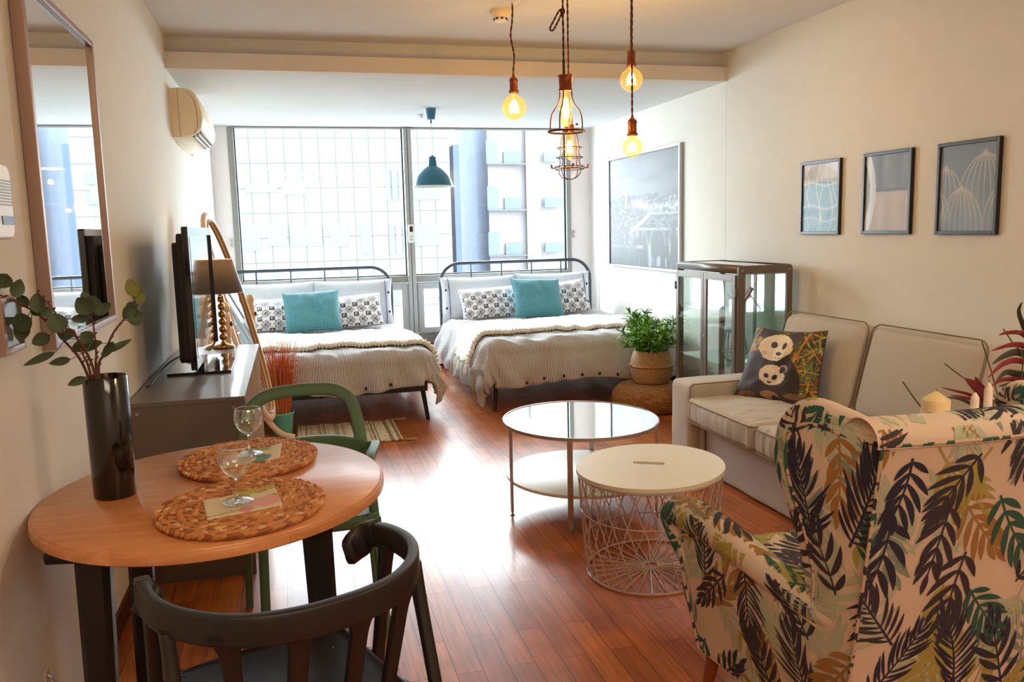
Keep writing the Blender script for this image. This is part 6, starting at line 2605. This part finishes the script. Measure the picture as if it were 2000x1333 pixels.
    seat_cv = [(({0: 0, 6: 0, 1: 0, 2: 5, 3: 5, 4: 5, 5: 5}[c_]), l_, x_) for c_, l_, x_ in seat_cv]
    print_on(b, seat_cv, to_top, (0, 0, -1), .7)
    b.build('seat_cushion', CH_MATS, t)
    v, f = rbox_mesh((XC, 1.86, .275), (.42, .44, .15), .02, 8)
    b = MB().add(v, f)
    b.build('seat_base', FAB, t)
    lw = mat('walnut_leg', '8a4a28', .4)
    for (x, y, dx, dy) in ((1.125, 2.05, -.012, .05), (2 * XC - 1.125, 2.05, .012, .05), (1.20, 1.60, -.01, -.05), (2 * XC - 1.20, 1.60, .01, -.05)):
        MB().tube([(x, y, .235), (x + dx * .3, y + dy * .3, .15), (x + dx, y + dy, 0)], [.024, .020, .012], 16).build('leg', lw, t)


def pipe_mat():
    m = mat('printed_piping', 'b59d86', .9)
    nt = m.node_tree
    b = nt.nodes['Principled BSDF']
    tc = N(nt, 'ShaderNodeTexCoord')
    nz = N(nt, 'ShaderNodeTexNoise')
    nz.inputs['Scale'].default_value = 28
    nt.links.new(tc.outputs['Object'], nz.inputs[0])
    rp = N(nt, 'ShaderNodeValToRGB')
    rp.color_ramp.interpolation = 'CONSTANT'
    rp.color_ramp.elements[0].color = (*hx('37303a'), 1)
    rp.color_ramp.elements[1].position = .44
    rp.color_ramp.elements[1].color = (*hx('bda68f'), 1)
    e = rp.color_ramp.elements.new(.60)
    e.color = (*hx('2a5648'), 1)
    nt.links.new(nz.outputs['Fac'], rp.inputs[0])
    nt.links.new(rp.outputs[0], b.inputs['Base Color'])
    return m


M['pipe_print'] = pipe_mat()
wing_chair()


# ------------------------------------------------------------------ side table with candles and plant
def side_corner():
    cx, cy, zt = 2.27, 2.235, .70
    t = thing('side_table', 'small round white side table behind the wing chair', 'table', (cx, cy, 0))
    MB().lathe((cx, cy, 0), [(.001, zt - .02), (.285, zt - .02), (.29, zt - .012), (.285, zt), (.001, zt)], 64).build('tabletop', M['white'], t)
    for k in range(3):
        w = radians(90 + 120 * k)
        MB().tube([(cx + .16 * cos(w), cy + .16 * sin(w), zt - .02), (cx + .23 * cos(w), cy + .23 * sin(w), 0)], [.014, .010], 12).build('leg', M['white'], t)
    z = zt + .001
    wx = mat('ivory_wax', 'e6cf9e', .45)
    wx2 = mat('pale_wax', 'eadfd2', .45)
    wick = mat('wick', '2a2420', .8)

    def candle(label, x, y, r, zbody, ztip, m_):
        c = thing('candle', label, 'candle', (x, y, z), group=None)
        MB().lathe((x, y, 0), [(.001, z), (r, z), (r, zbody), (r * .93, zbody + .004), (.003, ztip), (.001, ztip)], 32).build('wax', m_, c)
        MB().tube([(x, y, ztip - .003), (x + .001, y, ztip + .008)], .0011, 5).build('wick', wick, c)
    candle('wide ivory pillar candle with a cone top behind the wing chair', 2.068, 2.295, .045, .812, .842, wx)
    candle('thin white candle, the shorter of two', 2.195, 2.262, .0135, .815, .834, wx2)
    candle('thin white candle, the taller of two', 2.237, 2.250, .0135, .845, .868, wx2)
    pc = (2.40, 2.235, z)
    p = thing('red_leaf_plant', 'potted plant with arching dark red leaves and thin dry stalks', 'plant', pc)
    MB().lathe(pc, [(.001, 0), (.055, 0), (.07, .08), (.072, .085), (.066, .085), (.062, .07), (.001, .07)], 32).build('pot', mat('dark_pot', '3a2c28', .5), p)
    red, grn = mat('crimson_leaf', '7c1f24', .5, var=.3, vscale=15), mat('dark_green_red_leaf', '33392c', .5, var=.3, vscale=15)
    dep = 2.86

    def Q(px, py, d=dep):
        return V(CAM) + V(ray(px, py)) * d
    base = V((pc[0], pc[1], z + .08))

    def arch(b, pts, w, mi):
        c = bez([tuple(q) for q in pts], 6)
        n = len(c)
        vs = []
        for i, q in enumerate(c):
            q = V(q)
            tt = (V(c[min(i + 1, n - 1)]) - V(c[max(i - 1, 0)])).normalized()
            s = tt.cross((V(CAM) - q).normalized()).normalized()
            s = (s + s.cross(tt) * .35).normalized()
            ww = w * (sin(pi * min(1, .12 + .88 * i / (n - 1))) ** .7) / 2 + .0006
            vs += [q - s * ww, q + s.cross(tt) * ww * .2, q + s * ww]
        fs = [(j * 3 + i, j * 3 + i + 1, j * 3 + 4 + i, j * 3 + 3 + i) for j in range(n - 1) for i in range(2)]
        b.add(vs, fs, mi)
        mid = [(V(vs[j * 3 + 1])) for j in range(n)]
    lf = MB()
    arcs = [([(2030, 700), (2000, 655), (1970, 650), (1950, 655)], 9, 0), ([(2040, 700), (2005, 678), (1975, 674), (1935, 686)], 12, 0), ([(2035, 720), (1995, 690), (1965, 694), (1937, 712)], 15, 1), ([(2035, 726), (1990, 705), (1958, 712), (1928, 740)], 12, 0), ([(2030, 740), (1990, 732), (1965, 728), (1945, 745)], 14, 1), ([(2030, 748), (1995, 742), (1960, 742), (1935, 755)], 10, 0), ([(2030, 752), (2000, 748), (1975, 750), (1950, 755)], 10, 1),
            ([(1930, 790), (1895, 772), (1870, 765), (1838, 757)], 6, 0), ([(1935, 792), (1905, 782), (1880, 776), (1855, 772)], 7, 0), ([(1930, 796), (1900, 790), (1875, 780), (1848, 776)], 7, 1), ([(1935, 790), (1920, 770), (1900, 750), (1885, 739)], 20, 0), ([(1935, 790), (1925, 770), (1912, 750), (1905, 736)], 14, 0), ([(2020, 690), (2000, 640), (1990, 610), (1996, 590)], 9, 1), ([(2020, 650), (2010, 648), (1996, 648), (1984, 652)], 8, 0)]
    for pts, w, mi in arcs:
        pp = [base] + [Q(x, y, dep - .02 * i) for i, (x, y) in enumerate(pts)]
        arch(lf, pp, w / FPX * dep, mi)
    lf.build('leaves', [red, grn], p)
    sk = MB()
    for pts in ([(1960, 800), (1952, 785), (1936, 725), (1918, 668)], [(1985, 800), (1945, 776), (1890, 744), (1845, 711)], [(1990, 780), (1998, 700), (1978, 670), (1960, 643)], [(1880, 840), (1840, 835), (1800, 797), (1763, 746)]):
        pp = [base] + [Q(x, y, dep - .03) for x, y in pts]
        sk.tube(bez([tuple(q) for q in pp], 6), .0022, 5)
    sk.build('dry_stalks', mat('olive_stalk', '4a4228', .7), p)
side_corner()

# ------------------------------------------------------------------ pendants
COPPER = mat('copper_socket', '94502e', .3, .9)
CORD = mat('brown_twisted_cord', '5a2a20', .8)
RUST = mat('rust_cage', '4a2c1e', .5, .4)


def amber_glass():
    m = bpy.data.materials.new('amber_bulb_glass')
    m.use_nodes = True
    nt = m.node_tree
    nt.nodes.remove(nt.nodes['Principled BSDF'])
    out = nt.nodes['Material Output']
    tr = N(nt, 'ShaderNodeBsdfTransparent')
    tr.inputs[0].default_value = (1.0, .84, .42, 1)
    gl = N(nt, 'ShaderNodeBsdfGlossy')
    gl.inputs['Roughness'].default_value = .02
    gl.inputs[0].default_value = (1, .9, .7, 1)
    em = N(nt, 'ShaderNodeEmission')
    em.inputs[0].default_value = (1, .70, .22, 1)
    em.inputs[1].default_value = .12
    fr = N(nt, 'ShaderNodeFresnel')
    thin_ior(nt, fr, 1.45)
    mx = N(nt, 'ShaderNodeMixShader')
    nt.links.new(fr.outputs[0], mx.inputs[0])
    nt.links.new(tr.outputs[0], mx.inputs[1])
    nt.links.new(gl.outputs[0], mx.inputs[2])
    ad = N(nt, 'ShaderNodeAddShader')
    nt.links.new(mx.outputs[0], ad.inputs[0])
    nt.links.new(em.outputs[0], ad.inputs[1])
    nt.links.new(ad.outputs[0], out.inputs[0])
    return m


AMBER = amber_glass()
GLOW = mat('glowing_filament', (1, .8, .5), .5, emis=(1, .74, .38), estr=22)


def twisted(mb, pts, r=.0032):
    c = [V(p) for p in pts]
    n = len(c)
    for ph in (0, pi):
        out = []
        for i, p in enumerate(c):
            a = i * .9 + ph
            t_ = (c[min(i + 1, n - 1)] - c[max(i - 1, 0)]).normalized()
            u1 = t_.orthogonal().normalized()
            u1 = V((1, 0, 0)) - t_ * t_.x
            u1.normalize()
            u2 = t_.cross(u1)
            out.append(p + u1 * cos(a) * r * .8 + u2 * sin(a) * r * .8)
        mb.tube(out, r, 6)


def cord_pts(x, y, z0, z1, wob=0, seed=0, step=.010):
    n = int((z1 - z0) / step)
    return [(x + wob * MN.noise(V((i * step * 7, seed, 0))) * sin(pi * i / n), y + wob * .6 * MN.noise(V((i * step * 7, seed, 5))), z0 + (z1 - z0) * i / n) for i in range(n + 1)]


def bulb_light(t, loc, e=3.0, s=.03):
    d = bpy.data.lights.new('bulb_light', 'POINT')
    d.energy = e
    d.color = (1.0, .64, .33)
    d.shadow_soft_size = s
    o = bpy.data.objects.new('bulb_light', d)
    COL.objects.link(o)
    o.parent = t
    o.location = V(loc) - t.location


def socket(t, x, y, z):
    """z is the foot of the socket"""
    MB().lathe((x, y, z), bez([(.026, 0), (.028, .004), (.027, .010), (.022, .014), (.0225, .018), (.0215, .055), (.024, .060), (.024, .066), (.018, .078), (.008, .086), (.006, .098), (.001, .099)], 2), 28).build('socket', COPPER, t)


def globe_pendant(label, x, y, zb, r, wob, seed, ceil_rose=False):
    """zb is the globe centre"""
    t = thing('pendant_bulb', label, 'pendant lamp', (x, y, ZC), group='bare amber globe bulbs on twisted cords')
    zs = zb + r * 1.18
    prof = []
    for k in range(24):
        w = -pi / 2 + pi * .87 * k / 23
        prof.append((max(.001, r * cos(w)), r * sin(w)))
    prof += [(.020, r * 1.0), (.0165, r * 1.10), (.016, r * 1.22)]
    MB().lathe((x, y, zb), prof, 40).build('globe', AMBER, t)
    f_ = MB()
    for k in range(6):
        w = k * pi / 3
        f_.tube([(x + .010 * cos(w), y + .010 * sin(w), zb + r * .55), (x + .026 * cos(w), y + .026 * sin(w), zb - r * .45)], .0028, 6)
        f_.tube([(x + .026 * cos(w), y + .026 * sin(w), zb - r * .45), (x + .008 * cos(w + .5), y + .008 * sin(w + .5), zb + r * .55)], .0022, 6)
    f_.build('filament', GLOW, t)
    MB().tube([(x, y, zb + r * 1.15), (x, y, zb + r * .1)], .003, 6).build('filament_stem', mat('glass_stem', 'e9c88a', .3) if 'glass_stem' not in bpy.data.materials else bpy.data.materials['glass_stem'], t)
    socket(t, x, y, zs)
    c = MB()
    twisted(c, cord_pts(x, y, zs + .095, ZC, wob, seed))
    c.build('cord', CORD, t)
    MB().lathe((x, y, ZC), [(.05, 0), (.048, -.018), (.03, -.028), (.001, -.03)], 28).build('ceiling_rose', M['white'], t)
    bulb_light(t, (x, y, zb - .0))


globe_pendant('bare amber globe bulb, leftmost of the hanging bulbs', 1.236, 4.55, 2.073, .067, .022, 1)
globe_pendant('bare amber globe bulb hanging highest, at the right', 1.823, 4.30, 2.190, .061, .004, 2)
globe_pendant('bare amber globe bulb hanging lowest, nearest the river picture', 1.70, 4.0, 1.806, .050, .003, 3)


def tube_bulb(t, x, y, zt, zb, r):
    prof = bez([(.014, zt), (.018, zt - .02), (r, zt - .06), (r * 1.02, (zt + zb) / 2), (r * .9, zb + .03), (r * .5, zb + .006), (.001, zb)], 5)
    MB().lathe((x, y, 0), prof, 32).build('bulb', AMBER, t)
    f_ = MB()
    for k in range(5):
        w = k * 2 * pi / 5
        f_.tube([(x + .009 * cos(w), y + .009 * sin(w), zt - .04), (x + .012 * cos(w), y + .012 * sin(w), zb + .04)], .0024, 6)
    f_.build('filament', GLOW, t)
    bulb_light(t, (x, y, (zt + zb) / 2))


def small_rose(t, x, y):
    MB().lathe((x, y, ZC), [(.04, 0), (.038, -.015), (.022, -.022), (.001, -.023)], 24).build('ceiling_rose', M['white'], t)


def bottle_cage():
    x, y = 1.350, 4.0
    t = thing('pendant_lamp', 'rust wire cage pendant shaped like a bottle, open at the bottom', 'pendant lamp', (x, y, ZC))
    MB().lathe((x, y, 0), [(.001, 2.151), (.038, 2.151), (.038, 2.142), (.034, 2.140), (.031, 2.09), (.034, 2.086), (.034, 2.076), (.001, 2.076)], 28).build('socket', COPPER, t)
    MB().tube([(x - .008, y, 2.15), (x - .008, y, 2.225)], .0065, 10).build('cord_sleeve', RUST, t)
    w_ = MB()
    for k in range(4):
        a = radians(50 + 90 * k)
        pts = bez([(.031, 2.085), (.033, 2.045), (.045, 2.010), (.072, 1.975), (.083, 1.935), (.085, 1.885)], 5)
        w_.tube([(x + r * cos(a), y + r * sin(a), z) for r, z in pts], .0032, 7)
    w_.tube([(x + .088 * cos(a), y + .088 * sin(a), 1.883) for a in np.linspace(0, 2 * pi, 49)[:-1]], .0055, 8, closed=True)
    w_.build('cage', RUST, t)
    a = radians(-40)
    MB().lathe((x + .045, y - .03, 1.908), [(.001, .0), (.007, .002), (.007, .010), (.001, .012)], 12).build('thumb_screw', COPPER, t)
    tube_bulb(t, x, y, 2.078, 1.905, .030)
    c = MB()
    twisted(c, cord_pts(x - .008, y, 2.22, ZC, .004, 4))
    c.build('cord', CORD, t)
    small_rose(t, x - .008, y)
    k = bez([(x - .008, y, 2.455), (x - .03, y - .01, 2.45), (x - .06, y - .01, 2.40), (x - .078, y - .008, 2.365), (x - .06, y, 2.36), (x - .035, y, 2.40), (x - .012, y, 2.445)], 8)
    kb = MB()
    twisted(kb, k, .003)
    v, f = rbox_mesh((x - .010, y, 2.45), (.024, .022, .03), .010, 5)
    kb.add(v, f)
    kb.build('cord_loop', CORD, t)
bottle_cage()


def dome_cage():
    x, y = 1.502, 4.4
    t = thing('pendant_lamp', 'rust wire cage pendant with ribbed sides and a domed foot', 'pendant lamp', (x, y, ZC))
    MB().lathe((x, y, 0), [(.001, 1.965), (.026, 1.965), (.026, 1.93), (.034, 1.928), (.034, 1.918), (.001, 1.918)], 24).build('socket', COPPER, t)
    w_ = MB()
    side = bez([(.030, 1.925), (.050, 1.905), (.056, 1.88), (.058, 1.855), (.067, 1.842), (.060, 1.828), (.062, 1.805), (.072, 1.790), (.064, 1.776), (.066, 1.758), (.074, 1.742)], 4)
    dome = bez([(.074, 1.728), (.070, 1.705), (.050, 1.685), (.025, 1.676), (.0, 1.674)], 5)
    for k in range(4):
        a = radians(35 + 90 * k)
        w_.tube([(x + r * cos(a), y + r * sin(a), z) for r, z in side], .0026, 6)
    for k in range(2):
        a = radians(35 + 90 * k)
        pts = [(x + r * cos(a), y + r * sin(a), z) for r, z in dome] + [(x - r * cos(a), y - r * sin(a), z) for r, z in reversed(dome[:-1])]
        w_.tube(pts, .0024, 6)
    for r, z in ((.067, 1.842), (.072, 1.790), (.078, 1.742), (.078, 1.728)):
        w_.tube([(x + r * cos(a), y + r * sin(a), z) for a in np.linspace(0, 2 * pi, 41)[:-1]], .0024, 6, closed=True)
    w_.build('cage', RUST, t)
    for k in range(4):
        a = radians(80 + 90 * k)
        b = MB().tube([(x + .076 * cos(a), y + .076 * sin(a), 1.735), (x + .100 * cos(a), y + .100 * sin(a), 1.735)], .0035, 8)
        b.tube([(x + .098 * cos(a), y + .098 * sin(a), 1.735), (x + .102 * cos(a), y + .102 * sin(a), 1.753)], .0045, 6)
        b.tube([(x + .098 * cos(a), y + .098 * sin(a), 1.735), (x + .100 * cos(a) - .008 * sin(a), y + .1 * sin(a) + .008 * cos(a), 1.752)], .0035, 6)
        b.build('wing_nut', COPPER, t)
    tube_bulb(t, x, y, 1.92, 1.775, .024)
    c = MB()
    twisted(c, cord_pts(x, y, 1.96, ZC, .003, 6))
    c.build('cord', CORD, t)
    small_rose(t, x, y)
dome_cage()


def blue_pendant():
    x, y = 1.225, 7.22
    t = thing('pendant_lamp', 'teal blue enamel pendant lamp above the gap between the beds', 'pendant lamp', (x, y, ZB))
    bl = mat('petrol_blue', '237492', .3, coat=.3)
    wh = mat('white_enamel', 'f4f4f2', .35)
    MB().lathe((x, y, 0), [(.001, ZB - .002), (.052, ZB - .002), (.050, ZB - .01), (.036, ZB - .092), (.001, ZB - .094)], 32).build('ceiling_cup', bl, t)
    MB().tube([(x, y, ZB - .09), (x, y, ZB - .125)], .006, 8).tube([(x, y, 2.03), (x, y, 2.052)], .007, 8).build('strain_relief', M['black'], t)
    MB().tube([(x, y, ZB - .12), (x + .004, y, 2.04)], .0022, 6).build('cord', mat('white_cord', 'd9dcdc', .6), t)
    outer = bez([(.028, 2.034), (.031, 2.033), (.040, 1.968), (.042, 1.957), (.052, 1.952)], 3) + bez([(.054, 1.950), (.090, 1.925), (.130, 1.885), (.158, 1.835), (.172, 1.790)], 6)
    MB().lathe((x, y, 0), [(.001, 2.034)] + outer, 56).build('shade', bl, t)
    MB().lathe((x, y, 0), [(.178, 1.786), (.172, 1.788), (.155, 1.832), (.126, 1.880), (.086, 1.918), (.03, 1.94), (.001, 1.944)], 56).build('shade_lining', wh, t)
    MB().lathe((x, y, 0), [(.170, 1.792), (.182, 1.784), (.182, 1.781), (.170, 1.786)], 56).build('rim', wh, t)
    MB().lathe((x, y, 0), [(.014, 1.94), (.014, 1.91), (.024, 1.88), (.024, 1.86), (.001, 1.84)], 24).build('bulb', M['white'], t)
blue_pendant()
